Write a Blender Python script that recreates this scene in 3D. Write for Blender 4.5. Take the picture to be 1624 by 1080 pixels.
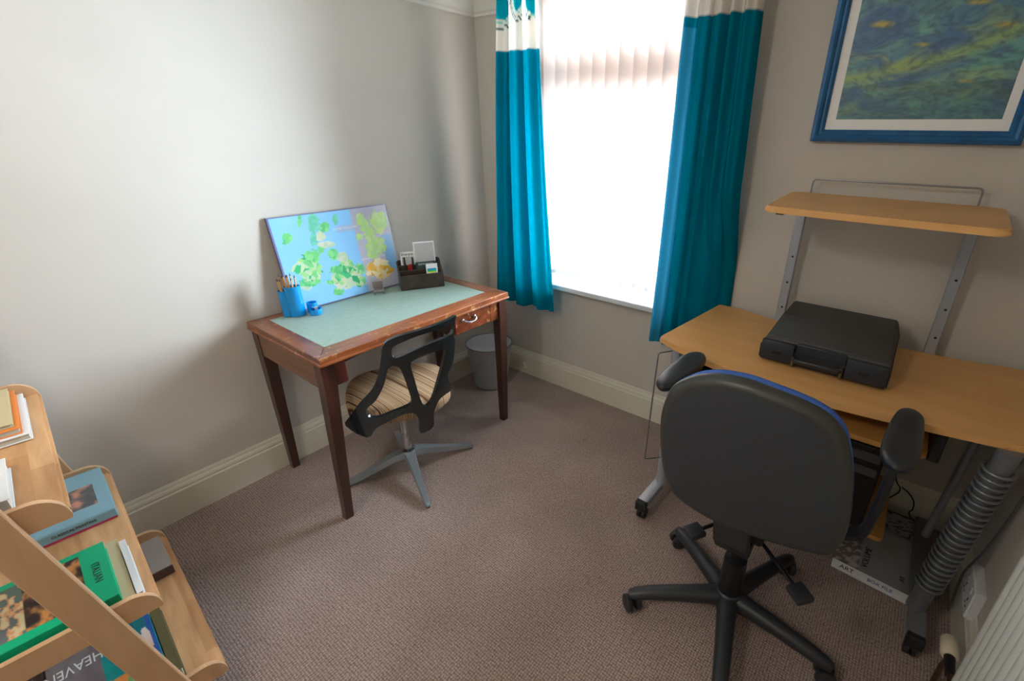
import bpy, bmesh, math, random
from math import sin, cos, pi, radians
from mathutils import Vector, Matrix, geometry
random.seed(7)
S = bpy.context.scene
COL = S.collection
for o in list(bpy.data.objects):
    bpy.data.objects.remove(o)

# ------------------------------------------------------------------ camera
CAM = Vector((2.2371, -2.1581, 1.55))
yaw, pit, roll = -.6280, .4235, .0130
F = Vector((sin(yaw) * cos(pit), cos(yaw) * cos(pit), -sin(pit)))
R0 = F.cross(Vector((0, 0, 1))).normalized()
U0 = R0.cross(F)
cr, sr = cos(roll), sin(roll)
RR = R0 * cr + U0 * sr
UU = U0 * cr - R0 * sr
cd = bpy.data.cameras.new('camera')
cd.sensor_fit = 'HORIZONTAL'
cd.sensor_width = 36
cd.lens = 742.34 / 1624 * 36
cd.shift_x = -.0556
cd.shift_y = .0005
cd.clip_start = .02
cam = bpy.data.objects.new('camera', cd)
COL.objects.link(cam)
m3 = Matrix((RR, UU, -F)).transposed()
cam.matrix_world = Matrix.Translation(CAM) @ m3.to_4x4()
S.camera = cam

# ------------------------------------------------------------------ world, lamps, exposure
W = bpy.data.worlds.new('overcast_sky')
S.world = W
W.use_nodes = True
bg = W.node_tree.nodes['Background']
bg.inputs[0].default_value = (.70, .86, 1, 1)
bg.inputs[1].default_value = 52.0


def lamp(name, kind, loc, energy, color=(1, 1, 1), size=.3, rot=(0, 0, 0), sy=None):
    d = bpy.data.lights.new(name, kind)
    d.energy = energy
    d.color = color
    if kind == 'AREA':
        d.shape = 'RECTANGLE'
        d.size = size
        d.size_y = sy or size
    elif kind == 'POINT':
        d.shadow_soft_size = size
    o = bpy.data.objects.new(name, d)
    COL.objects.link(o)
    o.location = loc
    o.rotation_euler = rot
    return o


# sky light entering by the window: a sampling portal in the opening, emits nothing itself
po = lamp('window_portal', 'AREA', (.91, .34, 1.45), 1, size=1.04, sy=1.50, rot=(radians(-90), 0, 0))
po.data.cycles.is_portal = True
# unseen warm fill light added behind the camera to brighten the room, no fitting
lamp('room_fill_light', 'POINT', (1.35, -2.75, 2.15), 17, (1, .95, .88), .12)
S.view_settings.view_transform = 'Standard'
S.view_settings.look = 'None'
S.view_settings.exposure = 0.52
S.view_settings.gamma = 1
S.view_settings.use_curve_mapping = False


# ------------------------------------------------------------------ materials
def lin(c):
    return tuple(((x / 255) / 12.92 if x / 255 <= .04045 else ((x / 255 + .055) / 1.055) ** 2.4) for x in c)


def rgba(c):
    return (*lin(c), 1)


MATS = {}


def mat(name, c=(200, 200, 200), rough=.5, metal=0, spec=.5, coat=0, trans=0, fn=None):
    m = bpy.data.materials.new(name)
    m.use_nodes = True
    nt = m.node_tree
    b = nt.nodes['Principled BSDF']
    b.inputs['Base Color'].default_value = rgba(c)
    b.inputs['Roughness'].default_value = rough
    b.inputs['Metallic'].default_value = metal
    b.inputs['Specular IOR Level'].default_value = spec
    b.inputs['Coat Weight'].default_value = coat
    b.inputs['Coat Roughness'].default_value = .15
    b.inputs['Transmission Weight'].default_value = trans
    if fn:
        fn(nt, b)
    MATS[name] = m
    return m


def N(nt, t, **kw):
    n = nt.nodes.new(t)
    for k, v in kw.items():
        if k.startswith('i_'):
            n.inputs[k[2:].replace('_', ' ')].default_value = v
        else:
            setattr(n, k, v)
    return n


def coords(nt, scale=(1, 1, 1), rot=(0, 0, 0)):
    tc = N(nt, 'ShaderNodeTexCoord')
    mp = N(nt, 'ShaderNodeMapping')
    mp.inputs['Scale'].default_value = scale
    mp.inputs['Rotation'].default_value = rot
    nt.links.new(tc.outputs['Object'], mp.inputs[0])
    return mp.outputs[0]


def ramp(nt, src, stops):
    r = N(nt, 'ShaderNodeValToRGB')
    e = r.color_ramp.elements
    e[0].position, e[0].color = stops[0][0], rgba(stops[0][1])
    e[1].position, e[1].color = stops[-1][0], rgba(stops[-1][1])
    for p, c in stops[1:-1]:
        x = e.new(p)
        x.color = rgba(c)
    nt.links.new(src, r.inputs[0])
    return r.outputs[0]


def bump(nt, b, src, strength=.3, dist=.002):
    bn = N(nt, 'ShaderNodeBump')
    bn.inputs['Strength'].default_value = strength
    bn.inputs['Distance'].default_value = dist
    nt.links.new(src, bn.inputs['Height'])
    nt.links.new(bn.outputs[0], b.inputs['Normal'])


def noise_fn(scale, stops, bs=.1, bd=.001, detail=4, sc3=(1, 1, 1)):
    def fn(nt, b):
        v = coords(nt, sc3)
        n = N(nt, 'ShaderNodeTexNoise', i_Scale=scale, i_Detail=detail)
        nt.links.new(v, n.inputs['Vector'])
        nt.links.new(ramp(nt, n.outputs[0], stops), b.inputs['Base Color'])
        if bs:
            bump(nt, b, n.outputs[0], bs, bd)
    return fn


mat('wall_paint', rough=.75, spec=.25, fn=noise_fn(2.2, [(.35, (202, 194, 184)), (.65, (207, 199, 189))], .06, .0015))
mat('ceiling_paint', (232, 228, 218), rough=.9, spec=.1, fn=noise_fn(3, [(.3, (230, 226, 216)), (.7, (234, 230, 220))], .05))
mat('gloss_trim', rough=.38, fn=noise_fn(5, [(.3, (220, 214, 196)), (.7, (226, 220, 202))], .05, .001))


def carpet_fn(nt, b):
    v = coords(nt)
    vo = N(nt, 'ShaderNodeTexVoronoi', i_Scale=112.0, i_Randomness=.22)
    nt.links.new(v, vo.inputs['Vector'])
    c1 = ramp(nt, vo.outputs['Distance'], [(.1, (208, 193, 188)), (.45, (176, 158, 151)), (.8, (92, 74, 67))])
    n = N(nt, 'ShaderNodeTexNoise', i_Scale=3.0, i_Detail=6.0)
    nt.links.new(v, n.inputs['Vector'])
    c2 = ramp(nt, n.outputs[0], [(.3, (232, 226, 222)), (.7, (255, 250, 246))])
    n2 = N(nt, 'ShaderNodeTexNoise', i_Scale=160.0, i_Detail=2.0)
    nt.links.new(v, n2.inputs['Vector'])
    c3 = ramp(nt, n2.outputs[0], [(.3, (205, 195, 190)), (.7, (255, 255, 255))])
    mx = N(nt, 'ShaderNodeMix', data_type='RGBA', blend_type='MULTIPLY')
    mx.inputs[0].default_value = 1
    nt.links.new(c1, mx.inputs[6])
    nt.links.new(c2, mx.inputs[7])
    mx2 = N(nt, 'ShaderNodeMix', data_type='RGBA', blend_type='MULTIPLY')
    mx2.inputs[0].default_value = 1
    nt.links.new(mx.outputs[2], mx2.inputs[6])
    nt.links.new(c3, mx2.inputs[7])
    nt.links.new(mx2.outputs[2], b.inputs['Base Color'])
    inv = N(nt, 'ShaderNodeMath', operation='SUBTRACT')
    inv.inputs[0].default_value = 1
    nt.links.new(vo.outputs['Distance'], inv.inputs[1])
    bump(nt, b, inv.outputs[0], .7, .004)
    b.inputs['Sheen Weight'].default_value = .3


mat('carpet', rough=1, spec=.05, fn=carpet_fn)


def wood_fn(a, bcol, c, scale=9, stretch=(1, .08, 1), bs=.05):
    def fn(nt, b):
        v = coords(nt, stretch)
        n = N(nt, 'ShaderNodeTexNoise', i_Scale=scale, i_Detail=6.0, i_Roughness=.6, i_Distortion=.6)
        nt.links.new(v, n.inputs['Vector'])
        nt.links.new(ramp(nt, n.outputs[0], [(.3, a), (.5, bcol), (.72, c)]), b.inputs['Base Color'])
        bump(nt, b, n.outputs[0], bs, .001)
    return fn


def worn_fn(a, bcol, c, stretch):
    def fn(nt, b):
        v = coords(nt, stretch)
        n = N(nt, 'ShaderNodeTexNoise', i_Scale=22.0, i_Detail=6.0, i_Roughness=.6)
        nt.links.new(v, n.inputs['Vector'])
        c1 = ramp(nt, n.outputs[0], [(.3, a), (.5, bcol), (.7, c)])
        v2 = coords(nt, (1, 1, 1))
        n2 = N(nt, 'ShaderNodeTexNoise', i_Scale=34.0, i_Detail=5.0)
        nt.links.new(v2, n2.inputs['Vector'])
        mask = ramp(nt, n2.outputs[0], [(.60, (0, 0, 0)), (.68, (210, 210, 210))])
        mx = N(nt, 'ShaderNodeMix', data_type='RGBA')
        nt.links.new(mask, mx.inputs[0])
        nt.links.new(c1, mx.inputs[6])
        mx.inputs[7].default_value = rgba((205, 150, 100))
        nt.links.new(mx.outputs[2], b.inputs['Base Color'])
        bump(nt, b, n.outputs[0], .15, .0008)
    return fn


mat('oak_stain_y', rough=.28, coat=.3, fn=worn_fn((92, 44, 22), (140, 74, 38), (172, 100, 56), (1, .12, 1)))
mat('oak_stain_x', rough=.28, coat=.3, fn=worn_fn((84, 44, 28), (122, 70, 46), (150, 92, 62), (.12, 1, 1)))
mat('drawer_wood', rough=.25, coat=.5, fn=worn_fn((80, 34, 18), (124, 60, 32), (152, 84, 46), (1, .5, 1)))
mat('dark_wood', rough=.3, coat=.25, fn=wood_fn((44, 24, 18), (66, 36, 26), (88, 50, 36), 16, (1, 1, .1)))
mat('red_dark_wood', rough=.3, coat=.4, fn=wood_fn((60, 22, 16), (86, 36, 26), (106, 50, 36), 16, (1, 1, .3)))
mat('side_wood', rough=.35, coat=.15, fn=wood_fn((96, 62, 42), (122, 84, 60), (140, 100, 72), 14, (.1, 1, 1)))
mat('leather', rough=.5, spec=.4, fn=noise_fn(60, [(.3, (146, 168, 156)), (.7, (158, 178, 166))], .1, .0005))
mat('gold_line', (176, 160, 110), rough=.4)
mat('beech_laminate', rough=.42, spec=.35, fn=wood_fn((216, 162, 98), (224, 170, 106), (232, 180, 116), 8, (.1, 1, 1), .02))
mat('beech_edge', rough=.38, fn=wood_fn((204, 146, 74), (214, 156, 82), (220, 164, 90), 8, (.1, 1, 1), .02))


def stave_fn(nt, b):
    v = coords(nt, (1, 1, 1))
    br = N(nt, 'ShaderNodeTexBrick', offset=.37)
    br.inputs['Scale'].default_value = 1
    br.inputs['Brick Width'].default_value = .24
    br.inputs['Row Height'].default_value = .045
    br.inputs['Mortar Size'].default_value = 0
    br.inputs['Color1'].default_value = rgba((232, 188, 140))
    br.inputs['Color2'].default_value = rgba((206, 156, 108))
    nt.links.new(v, br.inputs['Vector'])
    v2 = coords(nt, (.12, 1, 1))
    n = N(nt, 'ShaderNodeTexNoise', i_Scale=38.0, i_Detail=5.0, i_Distortion=.8)
    nt.links.new(v2, n.inputs['Vector'])
    c2 = ramp(nt, n.outputs[0], [(.3, (226, 214, 204)), (.7, (255, 252, 248))])
    mx = N(nt, 'ShaderNodeMix', data_type='RGBA', blend_type='MULTIPLY')
    mx.inputs[0].default_value = 1
    nt.links.new(br.outputs[0], mx.inputs[6])
    nt.links.new(c2, mx.inputs[7])
    nt.links.new(mx.outputs[2], b.inputs['Base Color'])


mat('stave_wood', rough=.4, spec=.4, fn=stave_fn)
mat('rail_wood', rough=.45, fn=wood_fn((196, 154, 114), (208, 166, 126), (218, 178, 138), 12, (1, 1, .1)))


def stripes_fn(nt, b):
    tc = N(nt, 'ShaderNodeTexCoord')
    sx = N(nt, 'ShaderNodeSeparateXYZ')
    nt.links.new(tc.outputs['Object'], sx.inputs[0])
    n = N(nt, 'ShaderNodeTexNoise', noise_dimensions='1D', i_Scale=52.0, i_Detail=4.0, i_Roughness=.75)
    nt.links.new(sx.outputs[1], n.inputs['W'])
    c = ramp(nt, n.outputs[0], [(.34, (64, 40, 32)), (.42, (120, 78, 50)), (.45, (176, 138, 100)), (.49, (206, 184, 150)),
                               (.53, (150, 96, 60)), (.57, (190, 160, 124)), (.62, (84, 54, 42))])
    nt.links.new(c, b.inputs['Base Color'])
    n2 = N(nt, 'ShaderNodeTexNoise', i_Scale=500.0)
    nt.links.new(tc.outputs['Object'], n2.inputs['Vector'])
    bump(nt, b, n2.outputs[0], .4, .002)


mat('striped_fabric', rough=.95, spec=.1, fn=stripes_fn)
mat('black_plastic_gloss', (36, 44, 48), rough=.14, spec=.6, coat=.3)
mat('black_plastic', rough=.42, fn=noise_fn(220, [(.3, (38, 40, 44)), (.7, (46, 48, 52))], .12, .0006))
mat('black_shell', rough=.5, fn=noise_fn(260, [(.3, (50, 54, 60)), (.7, (59, 63, 69))], .2, .0006))
mat('shell_rim', (58, 58, 54), rough=.4)
mat('blue_fabric', rough=.95, spec=.1, fn=noise_fn(300, [(.3, (62, 98, 176)), (.7, (84, 122, 200))], .4, .001))
mat('chrome', (200, 202, 205), rough=.18, metal=1)
mat('cast_alloy', (160, 170, 176), rough=.3, metal=.6)
mat('silver_paint', (164, 168, 176), rough=.35, metal=.35)
mat('grey_paint', (118, 120, 124), rough=.38, metal=.35)
mat('steel_wire', (150, 152, 154), rough=.3, metal=.8)
mat('rubber', (26, 26, 28), rough=.6)
mat('case_top', rough=.62, fn=noise_fn(420, [(.3, (58, 58, 56)), (.7, (76, 75, 72))], .5, .0012))
mat('case_front', rough=.5, fn=noise_fn(420, [(.3, (34, 39, 47)), (.7, (44, 50, 58))], .3, .001))
mat('bronze', (110, 100, 70), rough=.35, metal=.7)
mat('frame_blue', rough=.35, coat=.2, fn=noise_fn(18, [(.3, (20, 84, 134)), (.7, (36, 108, 160))], .1, .001))
mat('mount_white', (240, 238, 236), rough=.6)
mat('upvc', (238, 240, 242), rough=.3)
mat('sill_paint', (222, 226, 228), rough=.3)
mat('socket_white', (214, 214, 216), rough=.35)
mat('radiator_paint', (214, 216, 212), rough=.3)
mat('valve_cream', (222, 210, 184), rough=.4)
mat('copper', (110, 84, 66), rough=.4, metal=.8)
mat('blue_plastic', (4, 148, 226), rough=.16, spec=.6, coat=.2)
mat('pencil_wood', (214, 170, 116), rough=.6)
mat('pencil_tip', (60, 50, 46), rough=.6)
mat('espresso_wood', rough=.35, fn=wood_fn((44, 34, 28), (58, 46, 38), (72, 58, 48), 20, (1, 1, 1)))
mat('pewter', (136, 128, 126), rough=.55, metal=.3)
mat('paper', (236, 234, 228), rough=.8)
mat('paper_grey', (196, 196, 196), rough=.8)
mat('page_edges', rough=.85, fn=noise_fn(200, [(.3, (186, 182, 172)), (.7, (222, 218, 206))], .2, .001, 3, (.05, .05, 3)))
mat('green_cover', (0, 186, 134), rough=.35)
mat('blue_cover', (140, 184, 200), rough=.5)
mat('pink_board', (200, 56, 96), rough=.5)
mat('orange_cover', (236, 140, 60), rough=.5)
mat('purple_cover', (74, 58, 150), rough=.5)
mat('cream_cover', (206, 190, 150), rough=.5)
mat('white_gloss', (238, 238, 240), rough=.4)
mat('grey_box', (168, 160, 154), rough=.6)
mat('brown_box', (84, 60, 54), rough=.6)
mat('olive_cover', (104, 98, 62), rough=.5)
mat('dark_brown_cover', (54, 34, 30), rough=.5)
mat('teal_cover', (20, 150, 150), rough=.4)
mat('navy_cover', (34, 84, 160), rough=.4)
mat('dark_green', (50, 74, 70), rough=.4)
mat('red_plastic', (196, 24, 26), rough=.3)
mat('white_ink', (240, 240, 240), rough=.6)
mat('black_ink', (28, 28, 30), rough=.6)
mat('board_edge', (86, 84, 130), rough=.35)
mat('newsprint', (150, 150, 150), rough=.8)
mat('tower_black', (22, 22, 24), rough=.4)
mat('tower_slot', (92, 92, 92), rough=.5)
mat('door_paint', (226, 222, 212), rough=.4)


def print_fn(nt, b):
    a = N(nt, 'ShaderNodeVertexColor', layer_name='Col')
    nt.links.new(a.outputs[0], b.inputs['Base Color'])


mat('printed', rough=.45, fn=print_fn)
mat('printed_gloss', rough=.2, coat=.3, fn=print_fn)


def raw_mat(name, build):
    m = bpy.data.materials.new(name)
    m.use_nodes = True
    nt = m.node_tree
    for n in list(nt.nodes):
        if n.type != 'OUTPUT_MATERIAL':
            nt.nodes.remove(n)
    out = [n for n in nt.nodes if n.type == 'OUTPUT_MATERIAL'][0]
    build(nt, out)
    MATS[name] = m


def mixsh(nt, f, a, b):
    m = N(nt, 'ShaderNodeMixShader')
    if isinstance(f, (int, float)):
        m.inputs[0].default_value = f
    else:
        nt.links.new(f, m.inputs[0])
    nt.links.new(a, m.inputs[1])
    nt.links.new(b, m.inputs[2])
    return m.outputs[0]


def curtain_b(nt, out):
    a = N(nt, 'ShaderNodeVertexColor', layer_name='Col')
    d = N(nt, 'ShaderNodeBsdfDiffuse')
    t = N(nt, 'ShaderNodeBsdfTranslucent')
    v = coords(nt)
    n = N(nt, 'ShaderNodeTexNoise', i_Scale=350.0, i_Detail=3.0)
    nt.links.new(v, n.inputs['Vector'])
    bn = N(nt, 'ShaderNodeBump', i_Strength=.35, i_Distance=.001)
    nt.links.new(n.outputs[0], bn.inputs['Height'])
    for s in (d, t):
        nt.links.new(a.outputs[0], s.inputs[0])
        nt.links.new(bn.outputs[0], s.inputs['Normal'])
    nt.links.new(mixsh(nt, .30, d.outputs[0], t.outputs[0]), out.inputs[0])


raw_mat('curtain_cloth', curtain_b)


def slat_b(nt, out):
    d = N(nt, 'ShaderNodeBsdfDiffuse')
    t = N(nt, 'ShaderNodeBsdfTranslucent')
    d.inputs[0].default_value = rgba((222, 204, 194))
    t.inputs[0].default_value = rgba((244, 232, 224))
    nt.links.new(mixsh(nt, .035, d.outputs[0], t.outputs[0]), out.inputs[0])


raw_mat('blind_cloth', slat_b)


def glass_b(nt, out):
    t = N(nt, 'ShaderNodeBsdfTransparent')
    g = N(nt, 'ShaderNodeBsdfGlossy')
    g.inputs['Roughness'].default_value = .02
    fr = N(nt, 'ShaderNodeFresnel')
    nt.links.new(mixsh(nt, fr.outputs[0], t.outputs[0], g.outputs[0]), out.inputs[0])


raw_mat('window_glass', glass_b)


def mesh_b(nt, out):
    p = N(nt, 'ShaderNodeBsdfPrincipled')
    p.inputs['Base Color'].default_value = rgba((196, 200, 206))
    p.inputs['Metallic'].default_value = .4
    p.inputs['Roughness'].default_value = .4
    t = N(nt, 'ShaderNodeBsdfTransparent')
    tc = N(nt, 'ShaderNodeTexCoord')
    vo = N(nt, 'ShaderNodeTexVoronoi', i_Scale=260.0, i_Randomness=.1)
    nt.links.new(tc.outputs['Object'], vo.inputs['Vector'])
    lt = N(nt, 'ShaderNodeMath', operation='LESS_THAN')
    lt.inputs[1].default_value = .44
    nt.links.new(vo.outputs['Distance'], lt.inputs[0])
    nt.links.new(mixsh(nt, lt.outputs[0], p.outputs[0], t.outputs[0]), out.inputs[0])


raw_mat('wire_mesh', mesh_b)


def clear_b(nt, out):
    p = N(nt, 'ShaderNodeBsdfPrincipled')
    p.inputs['Base Color'].default_value = rgba((225, 225, 225))
    p.inputs['Roughness'].default_value = .1
    t = N(nt, 'ShaderNodeBsdfTransparent')
    nt.links.new(mixsh(nt, .65, p.outputs[0], t.outputs[0]), out.inputs[0])


raw_mat('clear_plastic', clear_b)


# ------------------------------------------------------------------ mesh helpers
class B:
    def __init__(s):
        s.bm = bmesh.new()

    def add(s, verts, faces):
        vs = [s.bm.verts.new(v) for v in verts]
        for f in faces:
            try:
                s.bm.faces.new([vs[i] for i in f])
            except ValueError:
                pass
        return vs

    def box(s, a, b, M=None):
        (x0, y0, z0), (x1, y1, z1) = a, b
        vs = [Vector(p) for p in ((x0, y0, z0), (x1, y0, z0), (x1, y1, z0), (x0, y1, z0), (x0, y0, z1), (x1, y0, z1), (x1, y1, z1), (x0, y1, z1))]
        if M:
            vs = [M @ v for v in vs]
        s.add(vs, [(0, 3, 2, 1), (4, 5, 6, 7), (0, 1, 5, 4), (1, 2, 6, 5), (2, 3, 7, 6), (3, 0, 4, 7)])
        return s

    def bbox(s, a, b, r=.004, seg=2, M=None):
        """box with bevelled edges"""
        t = bmesh.new()
        q = B()
        q.bm.free()
        q.bm = t
        q.box(a, b)
        bmesh.ops.bevel(t, geom=t.edges[:], offset=r, segments=seg, profile=.5, affect='EDGES')
        s.merge(t, M)
        return s

    def merge(s, t, M=None):
        if M:
            t.transform(M)
        me = bpy.data.meshes.new('tmp')
        t.to_mesh(me)
        t.free()
        s.bm.from_mesh(me)
        bpy.data.meshes.remove(me)

    def frustum(s, a, b):
        """a,b: lists of 4+ points, bottom and top loops"""
        n = len(a)
        s.add([Vector(p) for p in a] + [Vector(p) for p in b],
              [tuple(range(n))[::-1], tuple(range(n, 2 * n))] + [(i, (i + 1) % n, n + (i + 1) % n, n + i) for i in range(n)])
        return s

    def ring(s, c, u, v, r, n):
        return [c + u * cos(2 * pi * i / n) * r + v * sin(2 * pi * i / n) * r for i in range(n)]

    def tube(s, pts, r, n=10, cap=True, closed=False):
        pts = [Vector(p) for p in pts]
        rs = r if isinstance(r, (list, tuple)) else [r] * len(pts)
        rings = []
        d0 = (pts[1] - pts[0]).normalized()
        u = d0.orthogonal().normalized()
        for i, p in enumerate(pts):
            if closed:
                d = (pts[(i + 1) % len(pts)] - pts[i - 1]).normalized()
            elif i == 0:
                d = d0
            elif i == len(pts) - 1:
                d = (pts[i] - pts[i - 1]).normalized()
            else:
                d = ((pts[i + 1] - p).normalized() + (p - pts[i - 1]).normalized())
                d = d.normalized() if d.length > 1e-6 else (pts[i + 1] - p).normalized()
            u = (u - d * u.dot(d)).normalized()
            v = d.cross(u)
            rings.append([s.bm.verts.new(q) for q in s.ring(p, u, v, rs[i], n)])
        m = len(rings)
        for i in range(m if closed else m - 1):
            A, Bq = rings[i], rings[(i + 1) % m]
            for j in range(n):
                s.bm.faces.new((A[j], A[(j + 1) % n], Bq[(j + 1) % n], Bq[j]))
        if cap and not closed:
            s.bm.faces.new(rings[0][::-1])
            s.bm.faces.new(rings[-1])
        return s

    def lathe(s, prof, c=(0, 0, 0), n=24, M=None):
        """prof list of (r,z); revolve around z at c"""
        c = Vector(c)
        rings = []
        for r, z in prof:
            rings.append([Vector((r * cos(2 * pi * i / n), r * sin(2 * pi * i / n), z)) + c for i in range(n)])
        if M:
            rings = [[M @ v for v in rg] for rg in rings]
        rv = [[s.bm.verts.new(v) for v in rg] for rg in rings]
        for A, Bq in zip(rv, rv[1:]):
            for j in range(n):
                s.bm.faces.new((A[j], A[(j + 1) % n], Bq[(j + 1) % n], Bq[j]))
        for rg, (r, z), fl in ((rv[0], prof[0], True), (rv[-1], prof[-1], False)):
            if r > 1e-5:
                s.bm.faces.new(rg[::-1] if fl else rg)
        return s

    def prism(s, poly, h0, h1, ax='z', M=None):
        def P(p, h):
            if ax == 'z':
                v = Vector((p[0], p[1], h))
            elif ax == 'y':
                v = Vector((p[0], h, p[1]))
            else:
                v = Vector((h, p[0], p[1]))
            return M @ v if M else v
        s.frustum([P(p, h0) for p in poly], [P(p, h1) for p in poly])
        return s

    def sphere(s, c, r, n=12, sc=(1, 1, 1)):
        t = bmesh.new()
        bmesh.ops.create_uvsphere(t, u_segments=n, v_segments=max(6, n // 2), radius=r)
        s.merge(t, Matrix.Translation(Vector(c)) @ Matrix.Diagonal((*sc, 1)))
        return s


ORG = {}


def link(name, me, m, parent=None, smooth=False, org=None):
    if isinstance(m, str):
        m = MATS[m]
    me.materials.clear()
    me.materials.append(m)
    if smooth:
        for p in me.polygons:
            p.use_smooth = True
        try:
            me.set_sharp_from_angle(angle=radians(smooth if smooth is not True else 40))
        except Exception:
            pass
    o = bpy.data.objects.new(name, me)
    COL.objects.link(o)
    w = Vector((0, 0, 0))
    if parent is not None:
        w = ORG[parent.name]
        o.parent = parent
    elif org is not None:
        w = Vector(org)
        o.location = w
    me.transform(Matrix.Translation(-w))
    ORG[o.name] = w
    return o


def obj(name, b, m, parent=None, smooth=False, org=None):
    bmesh.ops.recalc_face_normals(b.bm, faces=b.bm.faces[:])
    me = bpy.data.meshes.new(name)
    b.bm.to_mesh(me)
    b.bm.free()
    return link(name, me, m, parent, smooth, org)


def tag(o, label, cat, group=None):
    o['label'] = label
    o['category'] = cat
    if group:
        o['group'] = group
    return o


def struct(o):
    o['kind'] = 'structure'
    return o


def thing(name, label, cat, loc=(0, 0, 0), group=None, rotz=0):
    o = bpy.data.objects.new(name, None)
    o.empty_display_size = .05
    COL.objects.link(o)
    o.location = loc
    ORG[o.name] = Vector(loc)
    if rotz:
        o.rotation_euler = (0, 0, rotz)
        ORG[o.name] = Vector((0, 0, 0))      # parts are authored in the thing's own frame
    return tag(o, label, cat, group)


def panel(name, o, ux, uy, nx, ny, fn, parent=None, gloss=False, org=None, mt=None):
    """flat print: grid with a colour per face corner, ux and uy full edge vectors, v runs along uy"""
    o, ux, uy = Vector(o), Vector(ux), Vector(uy)
    vs = [o + ux * (i / nx) + uy * (j / ny) for j in range(ny + 1) for i in range(nx + 1)]
    fs = [(j * (nx + 1) + i, j * (nx + 1) + i + 1, (j + 1) * (nx + 1) + i + 1, (j + 1) * (nx + 1) + i) for j in range(ny) for i in range(nx)]
    me = bpy.data.meshes.new(name)
    me.from_pydata(vs, [], fs)
    ca = me.color_attributes.new('Col', 'FLOAT_COLOR', 'POINT')
    buf = []
    for j in range(ny + 1):
        for i in range(nx + 1):
            buf += [*lin(fn(i / nx, j / ny)), 1]
    ca.data.foreach_set('color', buf)
    return link(name, me, mt or ('printed_gloss' if gloss else 'printed'), parent, org=org)


def text(name, body, size, M, m, parent=None, extrude=.0004, sx=1):
    cu = bpy.data.curves.new(name, 'FONT')
    cu.body = body
    cu.size = size
    cu.align_x = 'CENTER'
    cu.align_y = 'CENTER'
    cu.extrude = extrude
    cu.resolution_u = 3
    t = bpy.data.objects.new('tmp_text', cu)
    COL.objects.link(t)
    dg = bpy.context.evaluated_depsgraph_get()
    me = bpy.data.meshes.new_from_object(t.evaluated_get(dg))
    bpy.data.objects.remove(t)
    me.name = name
    me.transform(M @ Matrix.Diagonal((sx, 1, 1, 1)))
    return link(name, me, m, parent)


def frame(o, ux, uy):
    """matrix taking local x,y,z to directions ux, uy, ux x uy at o"""
    ux = Vector(ux).normalized()
    uy = Vector(uy)
    uz = ux.cross(uy).normalized()
    uy = uz.cross(ux)
    return Matrix.Translation(Vector(o)) @ Matrix((ux, uy, uz)).transposed().to_4x4()


def crom(pts, k=4, closed=True):
    pts = [Vector(p) for p in pts]
    n = len(pts)
    out = []
    for i in range(n if closed else n - 1):
        p0 = pts[i - 1] if (closed or i) else pts[0]
        p1 = pts[i]
        p2 = pts[(i + 1) % n] if closed else pts[i + 1]
        p3 = pts[(i + 2) % n] if closed else pts[min(i + 2, n - 1)]
        for q in range(k):
            t = q / k
            out.append(.5 * (2 * p1 + (p2 - p0) * t + (2 * p0 - 5 * p1 + 4 * p2 - p3) * t * t + (3 * p1 - p0 - 3 * p2 + p3) * t ** 3))
    if not closed:
        out.append(pts[-1])
    return out


def fillet(pts, r, k=4):
    pts = [Vector(p) for p in pts]
    out = [pts[0]]
    for a, b, c in zip(pts, pts[1:], pts[2:]):
        u, v = (a - b).normalized(), (c - b).normalized()
        for i in range(k + 1):
            t = i / k
            out.append((b + u * r) * (1 - t) ** 2 + b * 2 * t * (1 - t) + (b + v * r) * t * t)
    out.append(pts[-1])
    return out


def rrect(x0, y0, x1, y1, r, n=5):
    out = []
    for cx, cy, a in ((x1 - r, y1 - r, 0), (x0 + r, y1 - r, 90), (x0 + r, y0 + r, 180), (x1 - r, y0 + r, 270)):
        for i in range(n + 1):
            t = radians(a + 90 * i / n)
            out.append((cx + r * cos(t), cy + r * sin(t)))
    return out


def hsh(*a):
    x = sin(sum(v * k for v, k in zip(a, (12.9898, 78.233, 37.719)))) * 43758.5453
    return x - math.floor(x)


def vnoise(x, y):
    xi, yi = math.floor(x), math.floor(y)
    fx, fy = x - xi, y - yi
    fx, fy = fx * fx * (3 - 2 * fx), fy * fy * (3 - 2 * fy)
    a, b, c, d = hsh(xi, yi), hsh(xi + 1, yi), hsh(xi, yi + 1), hsh(xi + 1, yi + 1)
    return a + (b - a) * fx + (c - a) * fy + (a - b - c + d) * fx * fy


def fbm(x, y, o=3):
    s, a = 0, .5
    for _ in range(o):
        s += a * vnoise(x, y)
        x, y, a = x * 2.03 + 7, y * 2.03 + 3, a / 2
    return s / (1 - .5 ** o)


def mixc(a, b, t):
    t = max(0, min(1, t))
    return tuple(p + (q - p) * t for p, q in zip(a, b))


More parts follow.
